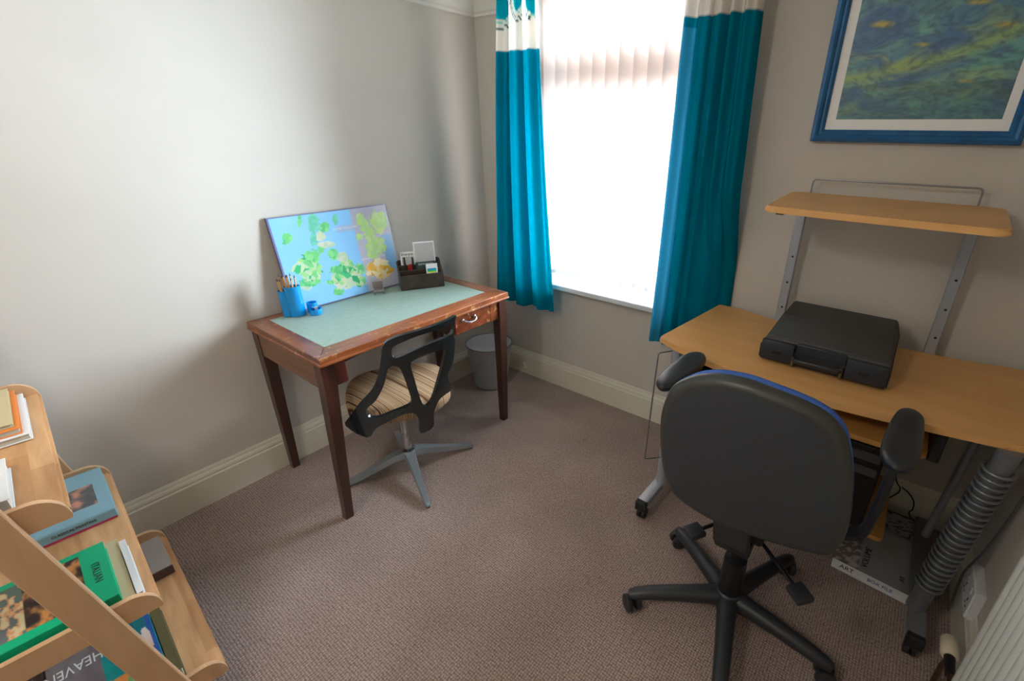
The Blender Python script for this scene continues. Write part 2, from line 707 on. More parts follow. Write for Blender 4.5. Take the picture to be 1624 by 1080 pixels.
# ------------------------------------------------------------------ the room
XR, YF, ZC = 2.70, -3.25, 2.30
YB, XL = .018, -.018
WX0, WX1, WZ0, WZ1 = .39, 1.43, .70, 2.20
b = B().box((XL - .1, YF - .1, -.1), (XR + .1, YB + .3, 0))
struct(obj('floor', b, 'carpet'))
struct(obj('ceiling', B().box((XL - .1, YF - .1, ZC), (XR + .1, YB + .3, ZC + .1)), 'ceiling_paint'))
struct(obj('wall_left', B().box((XL - .1, YF, 0), (XL, YB + .3, ZC)), 'wall_paint'))
struct(obj('wall_right', B().box((XR, YF, 0), (XR + .1, YB + .3, ZC)), 'wall_paint'))
b = B()
b.box((XL, YB, 0), (WX0, YB + .3, ZC))
b.box((WX1, YB, 0), (XR, YB + .3, ZC))
b.box((WX0, YB, 0), (WX1, YB + .3, WZ0))
b.box((WX0, YB, WZ1), (WX1, YB + .3, ZC))
struct(obj('wall_back', b, 'wall_paint'))
b = B()
b.box((XL - .1, YF - .1, 0), (.55, YF, ZC))
b.box((1.35, YF - .1, 0), (XR + .1, YF, ZC))
b.box((.55, YF - .1, 2.0), (1.35, YF, ZC))
struct(obj('wall_front', b, 'wall_paint'))
# door behind the camera
d = struct(obj('door_1', B().box((.55, YF - .07, .005), (1.35, YF - .03, 2.0)), 'door_paint'))
for x0, x1 in ((.65, .91), (.99, 1.25)):
    for z0, z1 in ((.2, .8), (1.0, 1.85)):
        obj('door_panel', B().bbox((x0, YF - .035, z0), (x1, YF - .018, z1), .006, 1), 'door_paint', d)
obj('door_handle', B().tube([(1.29, YF - .03, 1.0), (1.29, YF + .02, 1.0), (1.2, YF + .02, 1.0)], .008), 'chrome', d, True)

SK = [(0, 0), (.018, 0), (.018, .130), (.0135, .136), (.0145, .143), (.012, .152), (.007, .160), (.007, .166), (.004, .176), (0, .176)]


def skirting(name, p0, p1, nrm):
    p0, p1, nrm = Vector(p0), Vector(p1), Vector(nrm)
    bb = B()
    bb.frustum([p0 + nrm * a + Vector((0, 0, z)) for a, z in SK], [p1 + nrm * a + Vector((0, 0, z)) for a, z in SK])
    return struct(obj(name, bb, 'gloss_trim'))


skirting('baseboard_left', (XL, YF, 0), (XL, YB, 0), (1, 0, 0))
skirting('baseboard_back', (XL, YB, 0), (XR, YB, 0), (0, -1, 0))
skirting('baseboard_right', (XR, YF, 0), (XR, YB, 0), (-1, 0, 0))
CP = [(0, 2.105), (.012, 2.108), (.012, 2.12), (.022, 2.128), (.03, 2.15), (.048, 2.185), (.075, 2.215), (.10, 2.235), (.10, 2.25), (.115, 2.26), (.115, ZC), (0, ZC)]


def cornice(name, p0, p1, nrm):
    p0, p1, nrm = Vector(p0), Vector(p1), Vector(nrm)
    bb = B()
    bb.frustum([p0 + nrm * a + Vector((0, 0, z)) for a, z in CP], [p1 + nrm * a + Vector((0, 0, z)) for a, z in CP])
    return struct(obj(name, bb, 'ceiling_paint'))


cornice('trim_1', (XL, YF, 0), (XL, YB, 0), (1, 0, 0))
cornice('trim_2', (XL, YB, 0), (WX0 - .02, YB, 0), (0, -1, 0))
cornice('trim_5', (WX1 + .02, YB, 0), (XR, YB, 0), (0, -1, 0))
cornice('trim_3', (XR, YF, 0), (XR, YB, 0), (-1, 0, 0))

# ------------------------------------------------------------------ window
wy0, wy1 = YB + .15, YB + .21
w = struct(obj('window_1', B().box((WX0, wy0, WZ0), (WX0 + .055, wy1, WZ1)).box((WX1 - .055, wy0, WZ0), (WX1, wy1, WZ1))
               .box((WX0 + .055, wy0, WZ0), (WX1 - .055, wy1, WZ0 + .055)).box((WX0 + .055, wy0, WZ1 - .055), (WX1 - .055, wy1, WZ1)), 'upvc'))
obj('transom_bar', B().bbox((WX0 + .055, wy0 - .001, 1.772), (WX1 - .055, wy1, 1.90), .006, 1), 'upvc', w)
obj('window_gasket', B().box((WX0 + .055, wy0 - .004, 1.760), (WX1 - .055, wy1 - .02, 1.770)), 'rubber', w)
obj('window_pane', B().box((WX0 + .055, wy0 + .028, WZ0 + .055), (WX1 - .055, wy0 + .034, 1.77)), 'window_glass', w)
obj('window_pane', B().box((WX0 + .055, wy0 + .028, 1.90), (WX1 - .055, wy0 + .034, WZ1 - .055)), 'window_glass', w)
struct(obj('trim_4', B().bbox((WX0 - .03, -.052, .683), (WX1 + .03, YB, .712), .005, 2).box((WX0, YB, .683), (WX1, wy0, .708)), 'sill_paint'))

bl = thing('vertical_blind', 'white vertical slat blind hanging inside the window, nearly closed', 'blind', (.91, YB + .108, WZ1))
obj('head_rail', B().bbox((WX0 + .01, YB + .088, WZ1 - .04), (WX1 - .01, YB + .128, WZ1 - .002), .003, 1), 'upvc', bl)
ns = 13
for i in range(ns):
    x = WX0 + .05 + (WX1 - WX0 - .10) * i / (ns - 1)
    a = radians(50 + random.uniform(-4, 4))
    M = Matrix.Translation((x, YB + .108, 0)) @ Matrix.Rotation(a, 4, 'Z')
    bb = B()
    n = 6
    for z0, z1 in ((.745, WZ1 - .045),):
        vs = []
        for z in (z0, z1):
            for k in range(n + 1):
                t = -1 + 2 * k / n
                vs.append(M @ Vector((t * .0445, .006 * (1 - t * t), z)))
        bb.add(vs, [(k, k + 1, n + 2 + k, n + 1 + k) for k in range(n)])
    sl = obj('blind_slat', bb, 'blind_cloth', bl, True)
    obj('slat_weight', B().box((-.043, -.002, .742), (.043, .003, .765), M), 'socket_white', sl)


# ------------------------------------------------------------------ curtains
TEAL, CREAM = (0, 118, 140), (226, 218, 206)


def curtain(name, label, top, bot, zb, seam, folds, phase, circles, tuck=False):
    """top/bot (x0,x1) at z 2.16 and at zb"""
    nx, nz = 220, 190
    zt = 2.245
    vs, cols, fs = [], [], []
    for j in range(nz + 1):
        t = j / nz
        z = zt + (zb - zt) * t
        for i in range(nx + 1):
            s = i / nx
            tt = t ** .8
            x0 = top[0] + (bot[0] - top[0]) * tt
            x1 = top[1] + (bot[1] - top[1]) * tt
            ph = 2 * pi * folds * (s + .035 * sin(3.1 * t + phase)) + phase
            amp = (.040 if tuck else .033) * (.75 + .25 * sin(5 * s + phase)) * (.85 + .25 * t)
            y = -.135 + amp * sin(ph) + .010 * sin(2.3 * ph + 1 + t)
            x = x0 + (x1 - x0) * s + .008 * cos(ph)
            if tuck:      # pushed against the wall behind the corner of the computer desk
                f = max(0, min(1, (x - 1.44) / .07)) * max(0, min(1, (1.35 - z) / .4))
                f = f * f * (3 - 2 * f)
                y += (-.006 + .009 * sin(ph) - y) * f
            zz = z + (.006 * sin(ph * .5) if t > .98 else 0)
            if i in (0, nx):
                y += .004
            vs.append((x, y, zz))
            c = TEAL if zz < seam else CREAM
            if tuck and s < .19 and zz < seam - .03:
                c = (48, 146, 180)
            if zz >= seam:
                for cs, cz, rs, rz in circles:
                    q = math.hypot((s - cs) / rs, (zz - cz) / rz)
                    if q < 1:
                        c = (0, 146, 164)
                    elif 1.12 < q < 1.24:
                        c = (120, 196, 180)
                    elif 1.42 < q < 1.54 or 1.66 < q < 1.76:
                        c = (60, 92, 92)
            cols += [*lin(c), 1]
    for j in range(nz):
        for i in range(nx):
            a = j * (nx + 1) + i
            fs.append((a, a + 1, a + nx + 2, a + nx + 1))
    th = thing(name, label, 'curtain', ((top[0] + top[1]) / 2, -.13, zt), 'pair of window curtains')
    me = bpy.data.meshes.new('curtain_panel')
    me.from_pydata(vs, [], fs)
    ca = me.color_attributes.new('Col', 'FLOAT_COLOR', 'POINT')
    ca.data.foreach_set('color', cols)
    link('curtain_panel', me, 'curtain_cloth', th, 80)
    return th


curtain('curtain', 'teal curtain with cream patterned top on the left of the window, beside the wooden desk', (.315, .55), (.175, .645), .575, 1.903, 3.4, .4,
        [(.17, 2.085, .13, .05), (.84, 2.09, .055, .04), (.53, 2.12, .05, .055), (.36, 2.02, .035, .02)])
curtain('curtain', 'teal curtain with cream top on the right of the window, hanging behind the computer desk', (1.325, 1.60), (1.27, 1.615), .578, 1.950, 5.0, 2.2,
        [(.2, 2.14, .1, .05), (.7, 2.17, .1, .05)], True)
pr = thing('curtain_pole', 'curtain pole above the window carrying the two teal curtains', 'curtain pole', (.95, -.135, 2.26))
obj('pole', B().tube([(.20, -.135, 2.262), (1.72, -.135, 2.262)], .012, 12), 'chrome', pr, True)
for x in (.20, 1.72):
    obj('finial', B().sphere((x, -.135, 2.262), .022), 'chrome', pr, True)
for x in (.24, 1.68):
    obj('bracket', B().box((x - .008, -.135, 2.258), (x + .008, -.01, 2.266)), 'chrome', pr)

# ------------------------------------------------------------------ wooden desk
TZ = .775
wd = thing('writing_desk', 'old dark oak writing desk with worn edges and a sage green leather top', 'desk', (.3, -.96, 0))
X0, X1, Y0, Y1 = 0.0, .606, -1.462, -.460
fx, fy = .095, .072
zt0 = TZ - .022


def mitre(pts, m):
    bb = B().frustum([(x, y, zt0) for x, y in pts], [(x, y, TZ) for x, y in pts])
    bmesh.ops.bevel(bb.bm, geom=[e for e in bb.bm.edges if all(v.co.z > TZ - .001 for v in e.verts)], offset=.0025, segments=1, affect='EDGES')
    return obj('top_border', bb, m, wd)


mitre([(X1, Y0), (X1, Y1), (X1 - fx, Y1 - fy), (X1 - fx, Y0 + fy)], 'oak_stain_y')
mitre([(X0, Y0), (X0 + .05, Y0 + fy), (X0 + .05, Y1 - fy), (X0, Y1)], 'oak_stain_y')
mitre([(X0, Y0), (X1, Y0), (X1 - fx, Y0 + fy), (X0 + .05, Y0 + fy)], 'oak_stain_x')
mitre([(X0, Y1), (X0 + .05, Y1 - fy), (X1 - fx, Y1 - fy), (X1, Y1)], 'oak_stain_x')
lt = obj('leather_top', B().box((X0 + .05, Y0 + fy, zt0), (X1 - fx, Y1 - fy, TZ - .0015)), 'leather', wd)
obj('top_moulding', B().bbox((X0, Y0 - .004, TZ - .034), (X1 + .006, Y1 + .004, TZ - .0225), .004, 2), 'oak_stain_y', wd)
# legs
for (tx, ty, bx, by, sx, sy) in ((.564, -1.432, .557, -1.468, 1, -1), (.570, -.492, .571, -.505, 1, 1), (.036, -1.430, .030, -1.440, -1, -1), (.036, -.492, .032, -.498, -1, 1)):
    h, k = .0255, .0165
    a = [(bx - k, by - k, 0), (bx + k, by - k, 0), (bx + k, by + k, 0), (bx - k, by + k, 0)]
    c = [(tx - h, ty - h, .64), (tx + h, ty - h, .64), (tx + h, ty + h, .64), (tx - h, ty + h, .64)]
    e = [(tx - h, ty - h, TZ - .034), (tx + h, ty - h, TZ - .034), (tx + h, ty + h, TZ - .034), (tx - h, ty + h, TZ - .034)]
    bb = B().frustum(a, c)
    bb.frustum(c, e)
    bmesh.ops.remove_doubles(bb.bm, verts=bb.bm.verts[:], dist=1e-5)
    obj('leg', bb, 'dark_wood', wd)
obj('side_apron', B().box((.060, -1.452, .625), (.540, -1.432, TZ - .034)), 'side_wood', wd)
obj('side_apron', B().box((.060, -.492, .625), (.545, -.474, TZ - .034)), 'side_wood', wd)
obj('back_apron', B().box((.012, -1.405, .66), (.03, -.52, TZ - .034)), 'side_wood', wd)
# front rail with shallow arch
yy = [-1.36 + (.54) * i / 20 for i in range(21)]
poly = [(-1.36, TZ - .034)] + [(y, .735 - .012 * (1 - sin(pi * i / 20)) ** 2 - .0) for i, y in enumerate(yy)] + [(-.82, TZ - .034)]
obj('front_rail', B().prism(poly, .575, .590, 'x'), 'dark_wood', wd)
obj('drawer_block', B().bbox((.28, -1.405, .635), (.585, -1.357, TZ - .036), .003, 1), 'red_dark_wood', wd)
obj('drawer_side', B().box((.06, -.828, .640), (.570, -.815, TZ - .036)), 'dark_wood', wd)
dr = obj('drawer', B().bbox((.10, -.812, .642), (.590, -.578, TZ - .040), .003, 1), 'drawer_wood', wd)
obj('drawer_stile', B().box((.545, -.575, .640), (.587, -.518, TZ - .036)), 'drawer_wood', wd)
hb = B().tube(crom([(.59, -.765, .708), (.607, -.763, .705), (.617, -.745, .698), (.618, -.727, .696), (.617, -.708, .698), (.607, -.690, .705), (.59, -.688, .708)], 3, False), .0042, 8)
hb.sphere((.591, -.765, .708), .009).sphere((.591, -.688, .708), .009)
obj('drawer_handle', hb, 'chrome', dr, True)
obj('keyhole', B().lathe([(.004, 0), (.004, .002)], M=Matrix.Translation((.590, -.725, .728)) @ Matrix.Rotation(radians(90), 4, 'Y'), n=10), 'gold_line', dr)

# ------------------------------------------------------------------ map board
mb = thing('map_board', 'blue and green map of the British Isles leaning on the wall', 'map', (.05, -1.0, TZ))
bo = Vector((.058, -1.283, TZ + .002))
by_ = Vector((0, .575, 0))
bz_ = Vector((-.062, 0, .414))
nrm = by_.cross(bz_).normalized()
bb = B().frustum([bo - nrm * .014, bo + by_ - nrm * .014, bo + by_ + bz_ - nrm * .014, bo + bz_ - nrm * .014], [bo, bo + by_, bo + by_ + bz_, bo + bz_])
obj('board', bb, 'board_edge', mb)
blobs = [  # zoom px centre, radii, palette, jitter
    ((275, 215), (16, 38), 'g'), ((385, 225), (40, 68), 'G'), ((475, 265), (34, 36), 'g'), ((440, 340), (34, 34), 'p'), ((385, 360), (28, 45), 'G'),
    ((485, 408), (60, 24), 'p'), ((440, 445), (22, 30), 'g'), ((540, 485), (36, 44), 'g'), ((610, 510), (48, 34), 'p'), ((175, 355), (34, 38), 'g'),
    ((365, 505), (50, 48), 'g'), ((320, 560), (52, 60), 'm'), ((360, 630), (70, 76), 'm'), ((300, 610), (78, 42), 'm'), ((350, 710), (70, 40), 'g'), ((320, 740), (40, 40), 'p'),
    ((650, 590), (60, 50), 'm'), ((560, 620), (45, 30), 'g'), ((640, 670), (108, 70), 'm'), ((760, 620), (45, 42), 'g'), ((720, 720), (85, 45), 'm'), ((620, 740), (70, 40), 'p'), ((520, 725), (40, 18), 'g'), ((575, 805), (36, 34), 'g'),
    ((570, 200), (22, 40), 'G'),
    ((800, 200), (34, 45), 'y'), ((835, 245), (32, 52), 'y'), ((880, 320), (40, 60), 'y'), ((780, 340), (26, 20), 'y'), ((930, 420), (82, 62), 'y'), ((890, 490), (48, 30), 'y'), ((975, 225), (76, 76), 'y'),
    ((945, 620), (100, 72), 'o'), ((1000, 600), (45, 45), 'o')]
PAL = {'g': [(118, 205, 130), (96, 190, 120), (140, 214, 140)], 'G': [(120, 206, 178), (112, 196, 168)], 'p': [(206, 214, 178), (190, 208, 178), (214, 216, 196)],
       'm': [(120, 205, 130), (206, 216, 176), (70, 186, 122), (196, 212, 180), (160, 214, 140), (60, 168, 110)],
       'y': [(186, 222, 132), (178, 216, 140), (196, 226, 150)], 'o': [(246, 196, 90), (250, 222, 150), (238, 180, 70), (252, 236, 196)]}
seeds = [(random.uniform(100, 1100), random.uniform(120, 900)) for _ in range(700)]
sg = {}
for k, (sx_, sy_) in enumerate(seeds):
    sg.setdefault((int(sx_ // 40), int(sy_ // 40)), []).append(k)


def map_col(u, v):
    # v from bottom to top
    v = 1 - v
    X = (20 * (1 - u) + 1055 * u) * (1 - v) + (235 * (1 - u) + 1165 * u) * v
    Y = (190 * (1 - u) + 70 * u) * (1 - v) + (975 * (1 - u) + 745 * u) * v
    if u < .012 or u > .985 or v < .01 or v > .985:
        return (196, 196, 226) if u > .985 else (120, 120, 160)
    q = 1
    for (c, r, p) in blobs:
        d = math.hypot((X - c[0]) / r[0], (Y - c[1]) / r[1]) * .84 + (fbm(X / 22, Y / 22) - .5) * .8
        if d < 1:
            gx, gy = int(X // 40), int(Y // 40)
            best, bd = 0, 1e9
            for ix in (gx - 1, gx, gx + 1):
                for iy in (gy - 1, gy, gy + 1):
                    for k in sg.get((ix, iy), ()):
                        dd = (seeds[k][0] - X) ** 2 + (seeds[k][1] - Y) ** 2
                        if dd < bd:
                            best, bd = k, dd
            P = PAL[p]
            return P[int(hsh(best, 3) * len(P)) % len(P)]
    if u > .655:
        if u > .885 and .36 < v < .80:
            return (150, 200, 244)
        if abs(v - .60) < .008 or abs(v - .36) < .006:
            return (216, 214, 226)
        return mixc((184, 184, 202), (204, 200, 214), v)
    if .50 < u < .652 and .17 < v < .25:
        return (168, 190, 226)
    return mixc((140, 200, 246), (150, 206, 248), fbm(u * 8, v * 5))


panel('map_print', bo + nrm * .0008, by_, bz_, 190, 130, map_col, mb, gloss=True)
Mt = frame(bo + by_ * .576 + bz_ * .79 + nrm * .0012, by_, bz_)
text('map_title', 'UNITED KINGDOM', .014, Mt, 'white_ink', mb)

# ------------------------------------------------------------------ pencil pot
pp = thing('pencil_holder', 'bright blue plastic desk tidy full of pencils at the left end of the desk', 'desk tidy', (.088, -1.275, TZ))


def cup(c, ro, h, t=.002, n=20, oval=1.0):
    bb = B()
    M = Matrix.Translation((c[0], c[1], c[2])) @ Matrix.Rotation(radians(65), 4, 'Z') @ Matrix.Diagonal((oval, 1, 1, 1))
    bb.lathe([(ro * .93, 0), (ro, .004), (ro, h), (ro - t, h), (ro - t, t), (0, t)], n=n, M=M)
    return bb


obj('tall_cup', cup((.095, -1.285, TZ), .025, .136, oval=1.3), 'blue_plastic', pp, 50)
obj('tall_cup', cup((.070, -1.313, TZ), .023, .118), 'blue_plastic', pp, 50)
obj('round_dish', cup((.142, -1.228, TZ), .027, .026), 'blue_plastic', pp, 50)
obj('round_dish', cup((.104, -1.222, TZ), .022, .046), 'blue_plastic', pp, 50)
bsh = thing('pencil_sharpener', 'small metal pencil sharpener lying in the blue round dish', 'sharpener', (.142, -1.228, TZ + .003))
obj('wedge', B().bbox((.132, -1.238, TZ + .004), (.152, -1.217, TZ + .036), .002, 1), 'chrome', bsh)
obj('blade', B().box((.1522, -1.235, TZ + .012), (.1532, -1.221, TZ + .034)), 'cast_alloy', bsh)
rp = random.Random(3)
for i in range(13):
    a = rp.uniform(0, 6.28)
    cx, cy = (.095 + .014 * cos(a), -1.285 + .014 * sin(a)) if i % 3 else (.070 + .010 * cos(a), -1.313 + .010 * sin(a))
    dx, dy = rp.uniform(-.008, .007), rp.uniform(-.010, .008)
    h = rp.uniform(.158, .182)
    p0, p1 = Vector((cx - dx * .3, cy - dy * .3, TZ + .005)), Vector((cx + dx, cy + dy, TZ + h))
    pc = thing('pencil', 'plain wooden pencil standing in the blue desk tidy', 'pencil', p0, 'pencils in the blue desk tidy')
    obj('pencil_body', B().tube([p0, p1], .0036, 6), 'pencil_wood', pc)
    dd = (p1 - p0).normalized()
    obj('pencil_point', B().tube([p1, p1 + dd * .012], [.0034, .0006], 6), 'pencil_tip', pc)

# ------------------------------------------------------------------ miniature chair
M = Matrix.Translation((.108, -.885, TZ)) @ Matrix.Rotation(radians(-28), 4, 'Z')
mc = thing('miniature_bench', 'tiny pewter grey armchair ornament in front of the map', 'ornament', (.108, -.885, TZ))
obj('seat', B().bbox((-.018, -.022, .016), (.026, .022, .026), .002, 1, M), 'pewter', mc)
obj('backrest', B().bbox((-.022, -.024, .016), (-.016, .024, .058), .002, 1, M), 'pewter', mc)
for y in (-.025, .021):
    obj('armrest', B().bbox((-.018, y, .023), (.020, y + .004, .034), .001, 1, M), 'pewter', mc)
    obj('leg', B().box((.015, y, 0), (.020, y + .004, .024), M), 'pewter', mc)
    obj('leg', B().box((-.021, y, 0), (-.016, y + .004, .024), M), 'pewter', mc)

# ------------------------------------------------------------------ letter rack
ra = math.atan2(.197, .108)
RM = Matrix.Translation((.165, -.792, TZ)) @ Matrix.Rotation(ra, 4, 'Z')     # local x along the front, y to the back
lr = thing('letter_rack', 'dark brown wooden letter rack with three stepped compartments', 'letter rack', (.165, -.792, TZ))
L = .222
fr = [(0, .078), (.030, .098), (.060, .118), (.088, .140)]
obj('base', B().box((.006, 0, 0), (L - .006, .094, .006), RM), 'espresso_wood', lr)
for y, h in fr:
    obj('divider', B().bbox((.006, y, .006), (L - .006, y + .006, h), .0015, 1, RM), 'espresso_wood', lr)
side = [(0, 0), (.094, 0), (.094, .135), (.072, .125), (.060, .108), (.042, .104), (.030, .088), (.012, .084), (0, .070)]
for x in (0, L - .006):
    obj('side_panel', B().prism(side, x, x + .006, 'x', RM), 'espresso_wood', lr)
# contents
t = thing('photo_block', 'blank pale card with a white border standing at the back right of the letter rack', 'card', RM @ Vector((.155, .075, .08)))
obj('card_backing', B().bbox((.092, .068, .10), (.200, .078, .232), .002, 1, RM), 'white_gloss', t)
obj('card_face', B().box((.098, .0665, .106), (.194, .0685, .226), RM), 'paper_grey', t)
t = thing('stationery_box', 'dark green stationery packet with pale lettering below the blank card', 'packet', RM @ Vector((.14, .05, .01)))
obj('packet', B().bbox((.093, .040, .008), (.196, .056, .131), .002, 1, RM), 'dark_green', t)
text('packet_lettering', 'EXPANDING', .0135, RM @ frame((.143, .0392, .121), (1, 0, 0), (0, 0, 1)), 'white_ink', t, sx=1.0)
t = thing('marker_packet', 'clear packet of markers with a white header at the back left of the letter rack', 'marker packet', RM @ Vector((.05, .07, .01)))
obj('header_card', B().bbox((.022, .072, .010), (.092, .0735, .185), .0005, 1, RM), 'paper', t)
obj('packet_blister', B().bbox((.030, .064, .085), (.088, .0715, .160), .002, 1, RM), 'clear_plastic', t)
text('packet_lettering', 'Sharpie', .021, RM @ frame((.057, .0715, .173), (1, 0, 0), (0, 0, 1)), 'black_ink', t)
for k, (x, m, h) in enumerate(((.040, 'black_ink', .160), (.058, 'red_plastic', .120), (.069, 'red_plastic', .122), (.080, 'black_ink', .158))):
    obj('marker', B().tube([RM @ Vector((x, .060, .06)), RM @ Vector((x, .060, h))], .0045, 8), m, t, True)
t = thing('note_packet', 'small white packet of notes with blue, green and yellow stripes', 'sticky notes', RM @ Vector((.165, .015, .01)))
obj('packet', B().bbox((.138, .010, .02), (.196, .018, .126), .001, 1, RM), 'paper', t)


def note_col(u, v):
    if .08 < u < .88:
        if .04 < v < .15: return (226, 236, 30)
        if .15 < v < .30: return (20, 200, 110)
        if .30 < v < .52: return (20, 130, 190)
    return (236, 238, 240)


panel('stripes', RM @ Vector((.139, .0092, .078)), RM.to_3x3() @ Vector((.056, 0, 0)), (0, 0, .047), 24, 24, lambda u, v: note_col(u, v), t)

# ------------------------------------------------------------------ waste bin
bn_ = thing('waste_bin', 'silver grey wire mesh waste bin on the carpet in the corner', 'bin', (.212, -.245, 0))
c = (.212, -.245, 0)
obj('bin_wall', B().lathe([(.104, .006), (.146, .298)], c, 40), 'wire_mesh', bn_, True)
bmr = B().lathe([(.0, .002), (.106, .002), (.108, .010), (.104, .012), (.0, .008)], c, 40)
obj('bin_base', bmr, 'steel_wire', bn_, 50)
ring = [(c[0] + .147 * cos(2 * pi * i / 40), c[1] + .147 * sin(2 * pi * i / 40), .30) for i in range(40)]
obj('bin_rim', B().tube(ring, .0045, 8, closed=True), 'steel_wire', bn_, True)

# pipe stub low on the skirting
tag(obj('pipe_cover', B().tube([(.30, -.012, .082), (.36, -.06, .092)], .008, 10), 'gloss_trim', org=(.3, -.012, .082), smooth=True), 'short cream pipe end sticking out of the baseboard beside the bin', 'pipe')

# ------------------------------------------------------------------ retro swivel chair
HX, HY = .50, -1.10
sc_ = thing('swivel_chair', 'retro swivel chair with striped brown seat and glossy black openwork back', 'chair', (HX, HY, 0))
for a, ln in ((-23, .325), (67, .325), (157, .325), (247, .325)):
    t = radians(a)
    u = Vector((cos(t), sin(t), 0))
    v = Vector((-sin(t), cos(t), 0))
    prof = [(.02, .030, .078, .112), (.07, .024, .074, .104), (.16, .018, .046, .074), (.25, .015, .022, .044), (ln - .012, .013, .008, .026), (ln, .008, .008, .018)]
    bb = B()
    loops = []
    for s, wv, z0, z1 in prof:
        p = Vector((HX, HY, 0)) + u * s
        loops.append([p - v * wv + Vector((0, 0, z0)), p + v * wv + Vector((0, 0, z0)), p + v * wv * .8 + Vector((0, 0, z1)), p - v * wv * .8 + Vector((0, 0, z1))])
    for A, C_ in zip(loops, loops[1:]):
        bb.frustum(A, C_)
    bmesh.ops.remove_doubles(bb.bm, verts=bb.bm.verts[:], dist=1e-5)
    lg = obj('leg', bb, 'cast_alloy', sc_, 50)
    obj('foot_pad', B().lathe([(.010, 0), (.010, .009)], Vector((HX, HY, 0)) + u * (ln - .012), 12), 'rubber', lg)
obj('column', B().lathe([(.034, .074), (.034, .115), (.020, .122), (.020, .22), (.017, .225), (.017, .345), (.05, .355), (.05, .362), (0, .362)], (HX, HY, 0), 20), 'chrome', sc_, 40)
obj('seat_plate', B().box((HX - .09, HY - .09, .36), (HX + .09, HY + .09, .376)), 'rubber', sc_)
# seat cushion: squarish round with domed top, back edge towards -30 degrees
A30 = radians(-30)
nv = Vector((cos(A30), sin(A30), 0))
tv = Vector((-sin(A30), cos(A30), 0))
bb = B()
sec = [(.80, .376), (.93, .380), (1.0, .40), (1.0, .435), (.97, .452), (.86, .462), (.6, .468), (.3, .470), (.02, .471)]
seg = 40
rings = []
for k, z in sec:
    rg = []
    for i in range(seg):
        a = 2 * pi * i / seg
        r = 1 / ((abs(cos(a)) ** 3.0 + abs(sin(a)) ** 3.0) ** (1 / 3.0))
        p = Vector((HX, HY, 0)) + nv * (cos(a) * r * .212 * k - .005) + tv * (sin(a) * r * .225 * k)
        rg.append(bb.bm.verts.new(p + Vector((0, 0, z + .016))))
    rings.append(rg)
for A, C_ in zip(rings, rings[1:]):
    for j in range(seg):
        bb.bm.faces.new((A[j], A[(j + 1) % seg], C_[(j + 1) % seg], C_[j]))
bb.bm.faces.new(rings[0][::-1])
bb.bm.faces.new(rings[-1])
obj('seat', bb, 'striped_fabric', sc_, 60)
# openwork shell: outline in (t, z) on a curved leaning surface
outer = [(.8421, -1.0136, .8701), (.8382, -1.0194, .8446), (.8297, -1.0247, .7906), (.8242, -1.0177, .7538), (.8115, -1.0226, .6732), (.8049, -1.0345, .6356), (.7986, -1.0506, .6053), (.7929, -1.0395, .563), (.7899, -1.0296, .5395), (.7857, -1.0356, .5163), (.7814, -1.06, .5079), (.7734, -1.0887, .4912), (.7633, -1.1048, .4554), (.7547, -1.1126, .4186), (.7425, -1.1147, .3543), (.7203, -1.1649, .3407), (.7318, -1.1713, .4153), (.7332, -1.1837, .4531), (.7238, -1.2055, .4655), (.6978, -1.242, .4573), (.6289, -1.3027, .4069), (.5837, -1.3265, .3512), (.5207, -1.3749, .4106), (.5527, -1.367, .4648), (.6105, -1.3446, .5404), (.667, -1.314, .6087), (.7027, -1.2972, .6844), (.7251, -1.2898, .7518), (.7421, -1.2841, .8059), (.7625, -1.2648, .8323), (.7926, -1.2199, .8473), (.8237, -1.1422, .8546), (.8392, -1.0588, .8625)]
h1 = [(.7546, -1.2601, .7802), (.7629, -1.2545, .8009), (.7817, -1.2281, .8145), (.8074, -1.1786, .8296), (.8248, -1.1227, .8331), (.8353, -1.0585, .838), (.8373, -1.0318, .8404), (.8341, -1.0252, .8189), (.8307, -1.0311, .7985), (.8273, -1.0579, .7879), (.8162, -1.1226, .7837), (.7925, -1.1876, .7692), (.7639, -1.2363, .7505), (.7526, -1.255, .7543)]
h2 = [(.728, -1.2716, .698), (.7383, -1.2626, .7135), (.7483, -1.248, .7118), (.7536, -1.2349, .6962), (.7514, -1.2214, .6462), (.7448, -1.2053, .5689), (.7403, -1.199, .5294), (.7298, -1.2096, .5071), (.6926, -1.257, .4869), (.6433, -1.3024, .4624), (.6203, -1.3229, .4687), (.6198, -1.3288, .4953), (.6291, -1.3256, .5148), (.6628, -1.305, .552), (.6928, -1.288, .6058), (.7102, -1.2791, .6466)]
h3 = [(.7742, -1.2006, .7049), (.7839, -1.1877, .7243), (.8027, -1.1421, .7363), (.8151, -1.091, .7396), (.8178, -1.0688, .7365), (.816, -1.0628, .721), (.8071, -1.0738, .6751), (.7894, -1.0952, .5923), (.7698, -1.1186, .5133), (.7578, -1.1388, .4825), (.7534, -1.1535, .4881), (.7573, -1.1701, .5452), (.767, -1.188, .6368)]


def tz(p):
    return Vector((tv.x * p[0] + tv.y * p[1], p[2]))


def surf(q):
    s = 1.218 - 1.3 * (q.x + .68) ** 2 + math.tan(radians(10)) * (q.y - .4)
    return nv * s + tv * q.x + Vector((0, 0, q.y))


def inside(pt, poly):
    c_ = False
    j = len(poly) - 1
    for i in range(len(poly)):
        a, d_ = poly[i], poly[j]
        if (a.y > pt.y) != (d_.y > pt.y) and pt.x < (d_.x - a.x) * (pt.y - a.y) / (d_.y - a.y) + a.x:
            c_ = not c_
        j = i
    return c_


